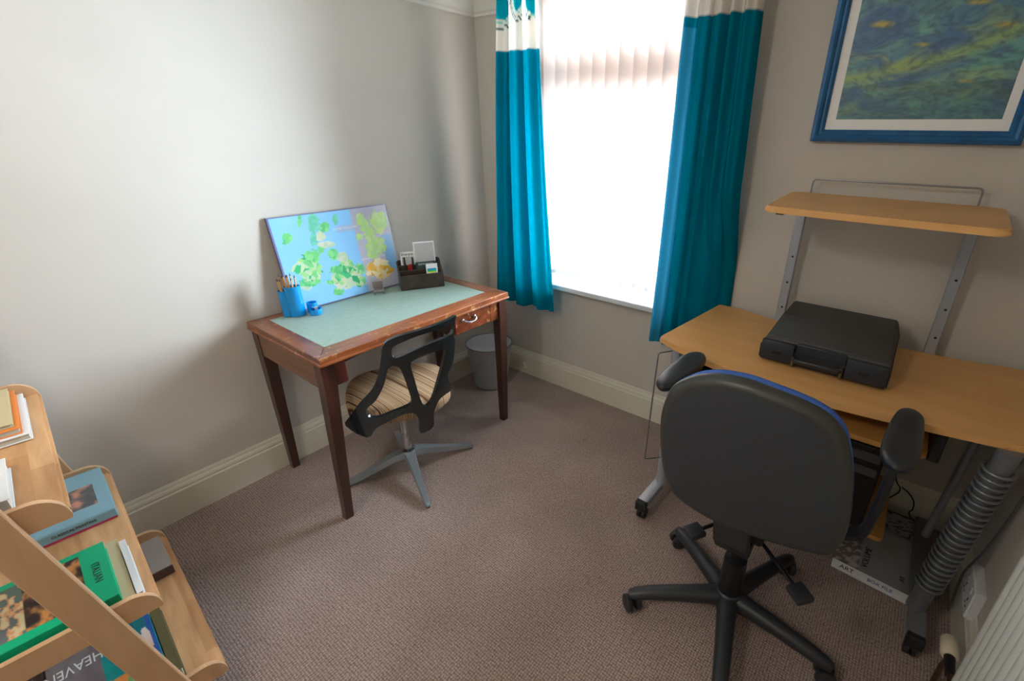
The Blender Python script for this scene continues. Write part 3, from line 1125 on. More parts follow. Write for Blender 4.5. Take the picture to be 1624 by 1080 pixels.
def flat_shell(outs, holes, mapper, step, thick, bev=.004):
    """outline with holes triangulated in 2D, mapped onto a surface, thickened and its rims rounded"""
    loops = [outs] + holes
    verts, edges = [], []
    for lp in loops:
        k = len(verts)
        verts += lp
        edges += [(k + i, k + (i + 1) % len(lp)) for i in range(len(lp))]
    xs = [v.x for v in outs]
    ys = [v.y for v in outs]
    x = min(xs)
    while x < max(xs):
        y = min(ys)
        while y < max(ys):
            p = Vector((x, y))
            if inside(p, outs) and not any(inside(p, h) for h in holes) and min((p - q).length for q in verts[:sum(len(l) for l in loops)]) > step * .6:
                verts.append(p)
            y += step
        x += step
    r = geometry.delaunay_2d_cdt(verts, edges, [], 0, 1e-6)
    vv, ff = r[0], r[2]
    keep = []
    for f in ff:
        cpt = sum((vv[i] for i in f), Vector((0, 0))) / 3
        if inside(cpt, outs) and not any(inside(cpt, h) for h in holes):
            keep.append(f)
    bb = B()
    bb.add([mapper(v) for v in vv], keep)
    bmesh.ops.delete(bb.bm, geom=[v for v in bb.bm.verts if not v.link_faces], context='VERTS')
    bmesh.ops.recalc_face_normals(bb.bm, faces=bb.bm.faces[:])
    return bb


sh = flat_shell([v for v in crom([tz(p) for p in outer], 3)], [crom([tz(p) for p in h], 3) for h in (h1, h2, h3)], surf, .012, .02)
so = obj('backrest_shell', sh, 'black_plastic_gloss', sc_, 60)
md = so.modifiers.new('thick', 'SOLIDIFY')
md.thickness = .015
md.offset = 0
md = so.modifiers.new('round', 'BEVEL')
md.width = .0045
md.segments = 3
md.limit_method = 'ANGLE'
md.angle_limit = radians(55)
md.harden_normals = False

# ------------------------------------------------------------------ computer desk
cdsk = thing('computer_desk', 'beech laminate computer desk on silver legs with a raised shelf', 'desk', (2.1, -.35, 0))
out = crom([(1.524, -.555), (1.60, -.59), (1.722, -.635), (1.85, -.672), (1.985, -.692), (2.15, -.685), (2.315, -.667), (2.45, -.648), (2.58, -.625)], 4, False)
out = [(p.x, p.y) for p in [Vector((a.x, a.y)) for a in [Vector((q[0], q[1], 0)) for q in out]]] if False else [(q.x, q.y) for q in out]
outl = out + [(2.655, -.615), (2.663, -.60), (2.672, -.03), (2.62, -.035), (2.53, -.06), (2.44, -.072), (2.315, -.080), (1.83, -.080), (1.78, -.060), (1.722, -.038), (1.66, -.027), (1.585, -.024), (1.572, -.032), (1.520, -.535)]
bb = B().prism(outl, .778, .80)
bmesh.ops.bevel(bb.bm, geom=[e for e in bb.bm.edges if e.verts[0].co.z == e.verts[1].co.z], offset=.005, segments=2, affect='EDGES')
obj('desktop', bb, 'beech_laminate', cdsk, 50)
sh_ = crom([(1.838, -.528), (1.98, -.545), (2.13, -.553), (2.28, -.556), (2.418, -.560)], 4, False)
sh_ = [(1.826, -.515), (1.829, -.524)] + [(q.x, q.y) for q in sh_] + [(2.433, -.553), (2.438, -.54), (2.460, -.095), (2.452, -.075), (2.40, -.055), (1.87, -.040), (1.815, -.040), (1.800, -.055)]
bb = B().prism(sh_, 1.316, 1.336)
bmesh.ops.bevel(bb.bm, geom=[e for e in bb.bm.edges if e.verts[0].co.z == e.verts[1].co.z], offset=.005, segments=2, affect='EDGES')
obj('upper_shelf', bb, 'beech_laminate', cdsk, 50)
for x in (1.857, 2.397):
    p = obj('shelf_post', B().bbox((x - .018, -.075, .74), (x + .018, -.050, 1.314), .003, 1), 'silver_paint', cdsk)
    for z in (.865, .975, 1.085):
        obj('fixing_hole', B().lathe([(.0045, 0), (.0045, .0015)], M=Matrix.Translation((x + .002, -.075, z)) @ Matrix.Rotation(radians(90), 4, 'X'), n=10), 'rubber', p)
    obj('shelf_arm', B().bbox((x - .014, -.44, 1.298), (x + .014, -.05, 1.315), .003, 1), 'rubber', cdsk)
wl = [(1.871, -.052, 1.30), (1.871, -.050, 1.388), (2.387, -.05, 1.390), (2.387, -.052, 1.30)]
obj('shelf_guard_wire', B().tube(fillet(wl, .015), .0035, 8), 'steel_wire', cdsk, True)
# keyboard tray
trp = rrect(1.72, -.622, 2.437, -.24, .03)
bb = B().prism(trp, .662, .68)
bmesh.ops.bevel(bb.bm, geom=[e for e in bb.bm.edges if e.verts[0].co.z == e.verts[1].co.z], offset=.004, segments=2, affect='EDGES')
obj('keyboard_tray', bb, 'beech_edge', cdsk, 50)
for x0, x1 in ((1.69, 1.718), (2.439, 2.468)):
    obj('tray_runner', B().bbox((x0, -.60, .655), (x1, -.20, .776), .003, 1), 'tower_black', cdsk)
# lower shelf
bb = B().prism(rrect(1.98, -.458, 2.428, -.05, .02), .185, .203)
obj('lower_shelf', bb, 'beech_edge', cdsk)
obj('shelf_hanger', B().box((1.985, -.26, .203), (1.999, -.06, .70)), 'grey_paint', cdsk)
obj('cross_beam', B().bbox((1.60, -.16, .60), (2.60, -.13, .70), .004, 1), 'grey_paint', cdsk)
obj('shelf_hanger', B().box((2.405, -.16, .203), (2.419, -.135, .70)), 'grey_paint', cdsk)


def castor(bb_, x, y, r=.024):
    for s in (-1, 1):
        bb_.lathe([(r * .5, -.004), (r, -.003), (r, .010), (r * .5, .012)], M=Matrix.Translation((x + s * .010 - .004, y, r)) @ Matrix.Rotation(radians(90), 4, 'Y'), n=16)
    return bb_


for side_, fx_ in (('l', 1.585), ('r', 2.568)):
    m = 'silver_paint' if side_ == 'l' else 'grey_paint'
    ft = obj('foot', B().bbox((fx_ - .024, -.715, .062), (fx_ + .024, -.09, .098), .006, 2), m, cdsk, 40)
    obj('foot_cap', B().bbox((fx_ - .025, -.727, .052), (fx_ + .025, -.700, .099), .006, 2), 'rubber', ft)
    for y in (-.695, -.11):
        c_ = castor(B(), fx_, y)
        c_.box((fx_ - .008, y - .012, .024), (fx_ + .008, y + .012, .064))
        obj('castor', c_, 'rubber', ft, 40)
obj('leg_tube', B().tube([(1.597, -.545, .09), (1.600, -.542, .778)], .024, 16), 'silver_paint', cdsk, True)
obj('rear_post', B().tube([(1.597, -.20, .09), (1.600, -.20, .778)], .014, 12), 'silver_paint', cdsk, True)
obj('rear_post', B().tube([(2.575, -.20, .09), (2.613, -.20, .778)], .014, 12), 'silver_paint', cdsk, True)
tb0, tb1 = Vector((2.560, -.585, .09)), Vector((2.594, -.625, .778))
lt_ = obj('leg_tube', B().tube([tb0, tb1], [.028, .028], 18), 'grey_paint', cdsk, True)
dv = (tb1 - tb0)
ln = dv.length
dv.normalize()
uu = dv.orthogonal().normalized()
vv_ = dv.cross(uu)
for k in range(23):
    c0 = tb0 + dv * (.125 + .0225 * k)
    rg = [c0 + uu * .0345 * cos(2 * pi * i / 22) + vv_ * .0345 * sin(2 * pi * i / 22) for i in range(22)]
    obj('disc_ring', B().tube(rg, .0052, 8, closed=True), 'grey_paint', lt_, True)
obj('ring_spine', B().tube([tb0 + dv * .11 + uu * .036, tb0 + dv * .63 + uu * .036], .004, 6), 'grey_paint', lt_, True)
# wire loop at the left leg
wr = [(1.596, -.545, .757), (1.549, -.612, .757), (1.541, -.628, .25), (1.59, -.575, .249)]
obj('side_wire_loop', B().tube(fillet(wr, .012), .003, 8), 'steel_wire', cdsk, True)

# ------------------------------------------------------------------ things on and under the computer desk
cs = thing('typewriter_case', 'closed charcoal plastic portable typewriter case with carry handle lying on the computer desk', 'case', (2.09, -.31, .80))
cx0, cx1 = 1.893, 2.292
prof = [(-.512, .812), (-.505, .802), (-.115, .802), (-.105, .815), (-.105, .860), (-.112, .914), (-.122, .922), (-.285, .920), (-.300, .916), (-.498, .893), (-.505, .886)]
bb = B().prism(prof[:5] + [(-.105, .866), (-.515, .866)], cx0, cx1, 'x')
bmesh.ops.bevel(bb.bm, geom=[e for e in bb.bm.edges if abs(e.verts[0].co.x - e.verts[1].co.x) < 1e-5 or True], offset=.006, segments=2, affect='EDGES')
# body kept as two shells: base and lid
obj('base_shell', bb, 'case_front', cs, 40)
lid = [(-.508, .866), (-.105, .866), (-.110, .906), (-.126, .921), (-.285, .920), (-.303, .916), (-.496, .893)]
bb = B()
n_ = len(lid)
loopA = [(cx0, y, z) for y, z in lid]
ins = .018
top_ = lambda x, s: [(x + (s * ins if z > .88 else s * .002), y, z) for y, z in lid]
bb.frustum(top_(cx0, 1), top_(cx1, -1))
bmesh.ops.bevel(bb.bm, geom=bb.bm.edges[:], offset=.005, segments=2, affect='EDGES')
obj('lid', bb, 'case_top', cs, 40)
obj('front_pad', B().bbox((cx0 + .006, -.526, .812), (cx0 + .115, -.505, .886), .006, 2), 'case_front', cs, 40)
obj('front_pad', B().bbox((cx1 - .125, -.526, .812), (cx1 - .006, -.505, .886), .006, 2), 'case_front', cs, 40)
obj('front_bar', B().bbox((cx0 + .116, -.513, .840), (cx1 - .126, -.500, .890), .004, 1), 'case_front', cs, 40)
hx0, hx1 = cx0 + .116, cx1 - .132
hd = B()
hd.tube(crom([(hx0 + .004, -.522, .835), (hx0 + .012, -.538, .838), (hx0 + .04, -.542, .840), ((hx0 + hx1) / 2, -.543, .841), (hx1 - .04, -.542, .840), (hx1 - .012, -.538, .838), (hx1 - .004, -.522, .835)], 4, False), .009, 10)
obj('carry_handle', hd, 'black_plastic', cs, True)
for x in (hx0 + .001, hx1 - .001):
    obj('handle_bracket', B().bbox((x - .005, -.532, .808), (x + .005, -.512, .846), .002, 1), 'bronze', cs)
for x in (cx0 + .06, cx1 - .07):
    obj('latch', B().bbox((x - .014, -.530, .838), (x + .014, -.524, .850), .002, 1), 'tower_black', cs)

pc_ = thing('computer_tower', 'black computer tower standing on the low beech shelf behind the office chair', 'computer', (2.28, -.29, .203))
obj('tower_case', B().bbox((2.17, -.455, .204), (2.355, -.07, .56), .006, 2), 'tower_black', pc_)
for z in (.44, .50):
    obj('drive_bay', B().bbox((2.20, -.462, z), (2.345, -.452, z + .035), .003, 1), 'tower_slot', pc_)

# box on the floor
bx = thing('paper_box', 'flat grey box of art books lettered VOLUME on the floor under the computer desk', 'box', (2.42, -.33, 0))
P = [Vector((2.304, -.48, 0)), Vector((2.553, -.500, 0)), Vector((2.548, -.11, 0)), Vector((2.30, -.10, 0))]
obj('box_body', B().frustum([p + Vector((0, 0, .002)) for p in P], [p + Vector((0, 0, .048)) for p in P]), 'white_gloss', bx)
cP = [P[0] + Vector((-.004, -.004, .048)), P[1] + Vector((.004, -.004, .048)), P[2] + Vector((.004, .004, .048)), P[3] + Vector((-.004, .004, .048))]


def box_col(u, v):
    if u < .34:
        q = fbm(u * 22, v * 30)
        return (206, 190, 190) if q > .52 else (128, 122, 124)
    return mixc((150, 150, 152), (172, 172, 174), fbm(u * 4, v * 4))


panel('box_cover', cP[0] + Vector((0, 0, .0015)), cP[1] - cP[0], cP[3] - cP[0], 40, 50, box_col, bx)
e1 = (P[1] - P[0]).normalized()
text('box_lettering', 'VOLUME', .030, frame((2.408, -.405, .0505), (.05, 1, 0), (-1, .05, 0)), 'black_ink', bx)
text('box_lettering', 'A3', .022, frame((2.525, -.44, .0505), (.05, 1, 0), (-1, .05, 0)), 'black_ink', bx)
text('spine_lettering', 'ART', .026, frame(P[0] + e1 * .05 + Vector((0, -.0008, .025)), e1, (0, 0, 1)), 'black_ink', bx)
text('spine_lettering', 'BOX FILE', .020, frame(P[0] + e1 * .16 + Vector((0, -.0008, .025)), e1, (0, 0, 1)), 'navy_cover', bx)
np_ = thing('newspaper', 'crumpled folded newspaper lying on the back of the grey box', 'newspaper', (2.48, -.17, .05))


def news(u, v):
    return (60, 60, 62) if (fbm(u * 12, v * 16) > .62) else (152, 152, 154)


panel('sheet', (2.36, -.19, .054), (.19, -.02, .004), (.01, .11, .012), 24, 16, news, np_)
obj('fold', B().bbox((2.36, -.10, .0505), (2.55, -.07, .062), .004, 1), 'dark_brown_cover', np_)
# cables along the back
tag(obj('power_cable', B().tube(crom([(2.40, -.01, .42), (2.44, -.012, .20), (2.468, -.03, .155), (2.455, -.04, .12), (2.42, -.05, .075), (2.42, -.05, .072)], 5, False), .003, 6), 'rubber', org=(2.44, -.02, .1), smooth=True),
    'thin black cable curving down the back baseboard left of the other one', 'cable', )
tag(obj('power_cable', B().tube(crom([(2.472, -.02, .16), (2.50, -.03, .15), (2.525, -.04, .125), (2.530, -.05, .09), (2.522, -.06, .075), (2.545, -.08, .045), (2.57, -.10, .012)], 5, False), .003, 6), 'rubber', org=(2.52, -.05, .1), smooth=True),
    'thin black cable looping behind the grey box near the rear post', 'cable')

# ------------------------------------------------------------------ office chair
ox, oy = 2.035, -.925
oc = thing('office_chair', 'blue fabric office swivel chair with grey back shell and black arms, seen from behind', 'chair', (ox, oy, 0))
obj('hub', B().lathe([(.0, .050), (.040, .050), (.046, .070), (.046, .125), (.036, .135), (.0, .137)], (ox, oy, 0), 24), 'black_plastic', oc, 40)
obj('gas_column', B().lathe([(.041, .13), (.036, .27), (.022, .275), (.022, .43)], (ox, oy, 0), 20), 'tower_black', oc, 40)
for a, L_ in ((213, .325), (145, .315), (67, .335), (-6, .325), (-75, .335)):
    t = radians(a)
    u = Vector((cos(t), sin(t), 0))
    v = Vector((-sin(t), cos(t), 0))
    bb = B()
    loops = []
    for s, wv, z0, z1 in ((.02, .036, .058, .128), (.08, .032, .062, .122), (.18, .0275, .062, .114), (.27, .025, .058, .105), (L_ - .01, .023, .054, .094), (L_ + .014, .016, .056, .084)):
        p = Vector((ox, oy, 0)) + u * s
        zc, zh = (z0 + z1) / 2, (z1 - z0) / 2
        loops.append([p + v * wv * cos(q) + Vector((0, 0, zc + zh * sin(q))) for q in [2 * pi * i / 10 for i in range(10)]])
    for A, C_ in zip(loops, loops[1:]):
        bb.frustum(A, C_)
    bmesh.ops.remove_doubles(bb.bm, verts=bb.bm.verts[:], dist=1e-5)
    # drop the inner caps
    bmesh.ops.delete(bb.bm, geom=[f for f in bb.bm.faces if len(f.verts) == 10 and .03 < (f.calc_center_median() - Vector((ox, oy, .08))).length < L_], context='FACES_ONLY')
    lg = obj('base_leg', bb, 'black_plastic', oc, 50)
    tip = Vector((ox, oy, 0)) + u * L_
    ca_ = random.Random(a).uniform(0, 360)
    cb = B()
    Mc = Matrix.Translation((tip.x, tip.y, .031)) @ Matrix.Rotation(radians(ca_), 4, 'Z')
    for s in (-1, 1):
        cb.lathe([(.014, -.009), (.027, -.009), (.031, -.004), (.031, .006), (.025, .011), (0.0, .012)], M=Mc @ Matrix.Translation((s * .017, 0, 0)) @ Matrix.Rotation(radians(90 * s), 4, 'Y'), n=20)
    cb.lathe([(.006, 0), (.006, .03)], (tip.x, tip.y, .024), 10)
    obj('castor', cb, 'black_plastic', lg, 40)
# mechanism, bracket, levers
obj('tilt_mechanism', B().bbox((ox - .075, oy - .08, .43), (ox + .075, oy + .14, .49), .01, 2), 'tower_black', oc, 40)
jb = [(-.030, .395), (-.075, .378), (-.11, .395), (-.155, .46), (-.19, .56), (-.19, .70), (-.165, .72), (-.160, .57), (-.125, .48), (-.09, .425), (-.03, .43)]
obj('back_bracket', B().prism([(oy + y, z) for y, z in jb], ox - .048, ox + .048, 'x'), 'black_plastic', oc)
for p0, p1, sz in (((ox - .07, oy - .03, .405), (1.925, -1.015, .40), .020), ((ox + .07, oy - .03, .405), (2.222, -1.052, .40), .020)):
    lv = obj('lever', B().tube([p0, p1], .006, 8), 'tower_black', oc, True)
    M = frame(p1, Vector(p1) - Vector(p0), (0, 0, 1))
    obj('lever_paddle', B().bbox((-.012, -.010, -.026), (.044, .010, .026), .005, 2, M), 'black_plastic', lv, 40)
# seat
bb = B()
rings = []
for k, z in ((.86, .490), (.97, .500), (1, .52), (1, .545), (.96, .560), (.80, .570), (.4, .573), (.02, .574)):
    rg = []
    for i in range(40):
        a = 2 * pi * i / 40
        r = 1 / ((abs(cos(a)) ** 3.5 + abs(sin(a)) ** 3.5) ** (1 / 3.5))
        rg.append(bb.bm.verts.new((ox + cos(a) * r * .235 * k, oy + .085 + sin(a) * r * .195 * k, z)))
    rings.append(rg)
for A, C_ in zip(rings, rings[1:]):
    for j in range(40):
        bb.bm.faces.new((A[j], A[(j + 1) % 40], C_[(j + 1) % 40], C_[j]))
bb.bm.faces.new(rings[0][::-1])
bb.bm.faces.new(rings[-1])
obj('seat', bb, 'blue_fabric', oc, 60)
# backrest: outline in (x, z), plane leaning back 8 degrees
office = [(1.822, .924), (1.843, .961), (1.88, .995), (1.915, 1.016), (1.958, 1.031), (2.017, 1.038), (2.069, 1.034), (2.124, 1.028), (2.172, 1.016), (2.202, 1.0), (2.227, .974), (2.243, .94), (2.262, .881), (2.276, .812), (2.286, .736), (2.288, .682), (2.284, .639), (2.273, .601), (2.242, .586), (2.179, .571), (2.092, .554), (1.992, .54), (1.923, .546), (1.865, .56), (1.831, .608), (1.813, .674), (1.804, .765), (1.806, .855)]
oc_c = Vector((2.048, .79))


def back_layers(layers, bow):
    """layers: list of (inset scale, y offset)"""
    bb = B()
    pl = crom([Vector(p) for p in office], 3)
    n = len(pl)
    rings = []
    for k, dy in layers:
        rg = []
        for p in pl:
            q = oc_c + (p - oc_c) * k
            y = -1.14 - math.tan(radians(8)) * (q.y - .7) + dy + bow * ((q.x - oc_c.x) ** 2) + .25 * (q.y - .79) ** 2 * (1 if bow else 0)
            rg.append(bb.bm.verts.new((q.x, y, q.y)))
        rings.append(rg)
    for A, C_ in zip(rings, rings[1:]):
        for j in range(n):
            bb.bm.faces.new((A[j], A[(j + 1) % n], C_[(j + 1) % n], C_[j]))
    bb.bm.faces.new(rings[0][::-1])
    bb.bm.faces.new(rings[-1])
    return bb


obj('back_shell', back_layers([(.03, -.012), (.4, -.012), (.75, -.0115), (.86, -.011), (.90, -.0105)], .35), 'black_shell', oc, 50)
obj('shell_rim', back_layers([(.90, -.010), (.93, -.0085), (.965, -.004), (.99, .006), (1.0, .016), (.99, .022), (.5, .024), (.03, .024)], .35), 'shell_rim', oc, 50)
obj('back_cushion', back_layers([(.9, .020), (.985, .022), (.995, .032), (.985, .048), (.95, .060), (.8, .068), (.4, .070), (.03, .070)], .35), 'blue_fabric', oc, 50)
# arms


def armrest(pts, zt, sgn):
    c_ = sum((Vector(p) for p in pts), Vector((0, 0))) / len(pts)
    pts = [c_ + (Vector(p) - c_) * 1.07 for p in pts]
    sm = crom([Vector(p) for p in pts], 6)
    bb = B()
    rings = []
    for k, z in ((.80, -.030), (.95, -.024), (1.0, -.014), (1.0, -.008), (.95, -.001), (.82, .003), (.5, .005), (.05, .005)):
        rings.append([bb.bm.verts.new((c_.x + (p.x - c_.x) * k, c_.y + (p.y - c_.y) * k, zt + z)) for p in sm])
    n = len(sm)
    for A, C_ in zip(rings, rings[1:]):
        for j in range(n):
            bb.bm.faces.new((A[j], A[(j + 1) % n], C_[(j + 1) % n], C_[j]))
    bb.bm.faces.new(rings[0][::-1])
    bb.bm.faces.new(rings[-1])
    ar = obj('arm_pad', bb, 'black_plastic', oc, 60)
    x = c_.x
    y = c_.y
    ax = ox + sgn * .20
    arm = B()
    prof = [(x - sgn * .005, y - .02, zt - .028), (x - sgn * .005, y - .04, zt - .08), (x - sgn * .012, y - .06, .62), (x - sgn * .030, y - .05, .53), (ax, y - .03, .485), (ox + sgn * .10, y - .02, .48)]
    q = crom(prof, 4, False)
    loops = []
    for i, p in enumerate(q):
        d_ = (q[min(i + 1, len(q) - 1)] - q[max(i - 1, 0)]).normalized()
        u_ = Vector((0, 1, 0))
        u_ = (u_ - d_ * u_.dot(d_)).normalized()
        w_ = d_.cross(u_)
        loops.append([p + u_ * a_ * .026 + w_ * b_ * .011 for a_, b_ in ((-1, -.6), (-.7, -1), (.7, -1), (1, -.6), (1, .6), (.7, 1), (-.7, 1), (-1, .6))])
    for A, C_ in zip(loops, loops[1:]):
        arm.frustum(A, C_)
    bmesh.ops.remove_doubles(arm.bm, verts=arm.bm.verts[:], dist=1e-5)
    bmesh.ops.delete(arm.bm, geom=[f for f in arm.bm.faces if len(f.verts) == 8 and f.calc_center_median().z < zt - .03 and abs(f.calc_center_median().x - ox) > .101], context='FACES_ONLY')
    obj('arm_support', arm, 'black_plastic', oc, 50)


armrest([(2.313, -.947), (2.309, -.868), (2.327, -.712), (2.355, -.674), (2.383, -.700), (2.389, -.772), (2.386, -.900), (2.370, -.962), (2.340, -.985)], .845, 1)
armrest([(1.706, -.945), (1.697, -.851), (1.700, -.745), (1.722, -.695), (1.755, -.695), (1.777, -.76), (1.770, -.88), (1.755, -.955), (1.732, -.975)], .845, -1)

# ------------------------------------------------------------------ picture
pf = thing('framed_picture', 'blue framed abstract print in swirling blue, green and yellow hanging above the computer desk', 'picture', (2.14, 0, 1.85))
px0, px1, pz0, pz1 = 1.822, 2.441, 1.521, 2.075
fw = .042


def fr_piece(a, b_, inn_a, inn_b):
    # a,b outer corners; inn inner corners; stepped, rounded moulding
    prof = [(0, YB - .002), (0, -.018), (.12, -.026), (.35, -.030), (.55, -.024), (.62, -.018), (.80, -.020), (1, -.012), (1, YB - .002)]
    A = [Vector((a[0] + (inn_a[0] - a[0]) * s, y, a[1] + (inn_a[1] - a[1]) * s)) for s, y in prof]
    Bq = [Vector((b_[0] + (inn_b[0] - b_[0]) * s, y, b_[1] + (inn_b[1] - b_[1]) * s)) for s, y in prof]
    obj('frame_rail', B().frustum(A, Bq), 'frame_blue', pf)


O = [(px0, pz0), (px1, pz0), (px1, pz1), (px0, pz1)]
I = [(px0 + fw, pz0 + fw), (px1 - fw, pz0 + fw), (px1 - fw, pz1 - fw), (px0 + fw, pz1 - fw)]
for k in range(4):
    fr_piece(O[k], O[(k + 1) % 4], I[k], I[(k + 1) % 4])
obj('mount', B().box((px0 + fw, -.006, pz0 + fw), (px1 - fw, YB - .002, pz1 - fw)), 'mount_white', pf)


def art(u, v):
    w_ = fbm(u * 3 + 3, v * 3 + 1, 3)
    q = fbm(u * 5 + w_ * 3, v * 6 + w_ * 2.5, 4)
    c = mixc((74, 116, 160), (112, 172, 156), (q - .3) * 2.2)
    c = mixc(c, (170, 186, 110), max(0, (fbm(u * 2.5 + 8, v * 9 + w_ * 4, 3) - .55) * 2.4))
    band = abs(v - (.36 + .34 * u * u + .08 * (w_ - .5)))
    if band < .10:
        c = mixc(c, (172, 194, 100), (1 - band / .10) * .7)
    if v < .24 + .1 * w_:
        c = mixc(c, (52, 88, 96), .6 * fbm(u * 20, v * 24))
    for cx_, cy_, r in ((.16, .78, .07), (.44, .60, .05), (.68, .88, .06), (.86, .70, .08), (.30, .34, .05), (.74, .30, .05)):
        d_ = math.hypot((u - cx_) * .8 + (v - cy_) * .4, (v - cy_) * 2.2) / r + (w_ - .5) * 2
        if d_ < 1.4:
            c = mixc((200, 178, 84), c, d_ - .2)
    return mixc(c, (60, 80, 96), max(0, .12 + 1.1 * (fbm(u * 26 + w_ * 8, v * 46 + w_ * 14, 2) - .5)))


panel('print', (1.895, -.0068, 1.598), (.478, 0, 0), (0, 0, .372), 170, 130, art, pf, gloss=False)

# ------------------------------------------------------------------ radiator, valve, socket, cable
rd = thing('radiator', 'pale ribbed panel radiator on the right wall at the picture edge', 'radiator', (2.66, -1.5, .13))
y1, y0, rz0, rz1 = -.975, -2.0, .14, .74
nf = 30
vs = []
fs = []
npz = nf * 6
for j, z in enumerate((rz0, rz0 + .02, rz1 - .02, rz1)):
    for i in range(npz + 1):
        y = y1 + (y0 - y1) * i / npz
        k = .5 - .5 * cos(2 * pi * i / 6)
        d_ = .009 * min(1, k * 1.6) if j in (1, 2) else 0
        vs.append((2.606 - d_ + .003, y, z))
for j in range(3):
    for i in range(npz):
        a = j * (npz + 1) + i
        fs.append((a, a + 1, a + npz + 2, a + npz + 1))
bb = B()
bb.add(vs, fs)
obj('ribbed_panel', bb, 'radiator_paint', rd, 60)
obj('radiator_body', B().box((2.610, y0, rz0), (2.672, y1, rz1)), 'radiator_paint', rd)
obj('top_grille', B().bbox((2.602, y0 - .002, rz1 - .006), (2.676, y1 + .002, rz1 + .006), .003, 1), 'radiator_paint', rd)
obj('end_tap', B().tube([(2.64, y1, .17), (2.64, -.93, .17)], .010, 10), 'chrome', rd, True)
vl = obj('valve_pipe', B().tube([(2.632, -.93, .17), (2.632, -.80, .165), (2.632, -.775, .10), (2.632, -.775, 0)], .008, 10), 'copper', rd, True)
va = obj('thermostat_valve', B().tube([(2.632, -.86, .165), (2.632, -.80, .165), (2.632, -.798, .165)], [.012, .014, .014], 12), 'tower_black', rd, True)
obj('valve_cap', B().tube([(2.632, -.798, .165), (2.632, -.79, .165), (2.632, -.735, .165), (2.632, -.727, .165)], [.018, .023, .022, .016], 18), 'valve_cream', va, 40)

sk = thing('wall_socket', 'white surface mounted double power socket low on the right wall above the baseboard', 'socket', (2.70, -.53, .21))
obj('socket_box', B().bbox((2.676, -.605, .150), (2.7005, -.462, .262), .004, 2), 'socket_white', sk)
obj('face_plate', B().bbox((2.670, -.603, .153), (2.6765, -.464, .259), .002, 1), 'white_gloss', sk)
for y in (-.57, -.50):
    obj('rocker_switch', B().bbox((2.666, y - .006, .228), (2.671, y + .006, .246), .001, 1), 'socket_white', sk)
    obj('pin_slot', B().box((2.6690, y - .003, .195), (2.6702, y + .003, .206)).box((2.6690, y - .014, .176), (2.6702, y - .006, .180)).box((2.6690, y + .006, .176), (2.6702, y + .014, .180)), 'tower_black', sk)
cb_pts = [(2.672, -.45, .035), (2.668, -.452, .09), (2.664, -.454, .15), (2.662, -.462, .22), (2.676, -.490, .35), (2.688, -.515, .55), (2.692, -.54, .76)]
tag(obj('wall_cable', B().tube(crom(cb_pts, 5, False), .004, 8), 'grey_paint', org=(2.69, -.455, .035), smooth=True), 'grey cable running up the right wall in front of the socket', 'cable')

# ------------------------------------------------------------------ ladder shelf (own frame: x along the shelf, y to the front)
LA = radians(-4.4)
LO = Vector((.237, -2.112, 0))
LM = Matrix.Translation(LO) @ Matrix.Rotation(LA, 4, 'Z')
ld = thing('ladder_shelf', 'light beech ladder shelf of stepped trays at the left edge of the photo', 'shelf', LO, rotz=LA)
tiers = [(.81, 0.0, .27), (.475, .060, .34), (.14, .118, .40)]      # z, front y, depth
LS = .705
for z, f, dep in tiers:
    nm = 'tray'
    bb = B().box((0, f - dep, z - .020), (LS, f, z))
    bmesh.ops.bevel(bb.bm, geom=[e for e in bb.bm.edges if all(abs(v.co.y - f) < 1e-5 for v in e.verts)], offset=.006, segments=2, affect='EDGES')
    tr = obj('tray', bb, 'stave_wood', ld, 40)
    rr = .052
    lp = [(f - dep, -.020), (f - .002, -.020), (f, -.012)] + [(f - rr + rr * cos(q) * 1.0 - .001, -.008 + (rr) * sin(q)) for q in [radians(8 + 82 * k / 8) for k in range(9)]] + [(f - dep, .044)]
    for x in (-.012, LS):
        obj('tray_lip', B().prism([(y, z + h) for y, h in lp], x, x + .014, 'x'), 'rail_wood', ld)


def rail_pts(x):
    # leaning rail: front edge y at height z, local frame
    yf = lambda z: -.090 + .172 * (.875 - z) + .010
    return yf


for x in (LS + .015, -.035):
    bb = B()
    zb, zt_ = 0.0, 1.42
    yf = rail_pts(x)
    wdt = .062
    a = [(x, yf(zb) - wdt, zb), (x + .020, yf(zb) - wdt, zb), (x + .020, yf(zb), zb), (x, yf(zb), zb)]
    c_ = [(x, yf(zt_) - wdt, zt_), (x + .020, yf(zt_) - wdt, zt_), (x + .020, yf(zt_), zt_), (x, yf(zt_), zt_)]
    bb.frustum(a, c_)
    bmesh.ops.bevel(bb.bm, geom=bb.bm.edges[:], offset=.002, segments=1, affect='EDGES')
    obj('side_rail', bb, 'rail_wood', ld)
for x in (LS + .015, -.035):
    obj('rear_rail', B().box((x, -.42, 0), (x + .02, -.38, 1.3)), 'rail_wood', ld)


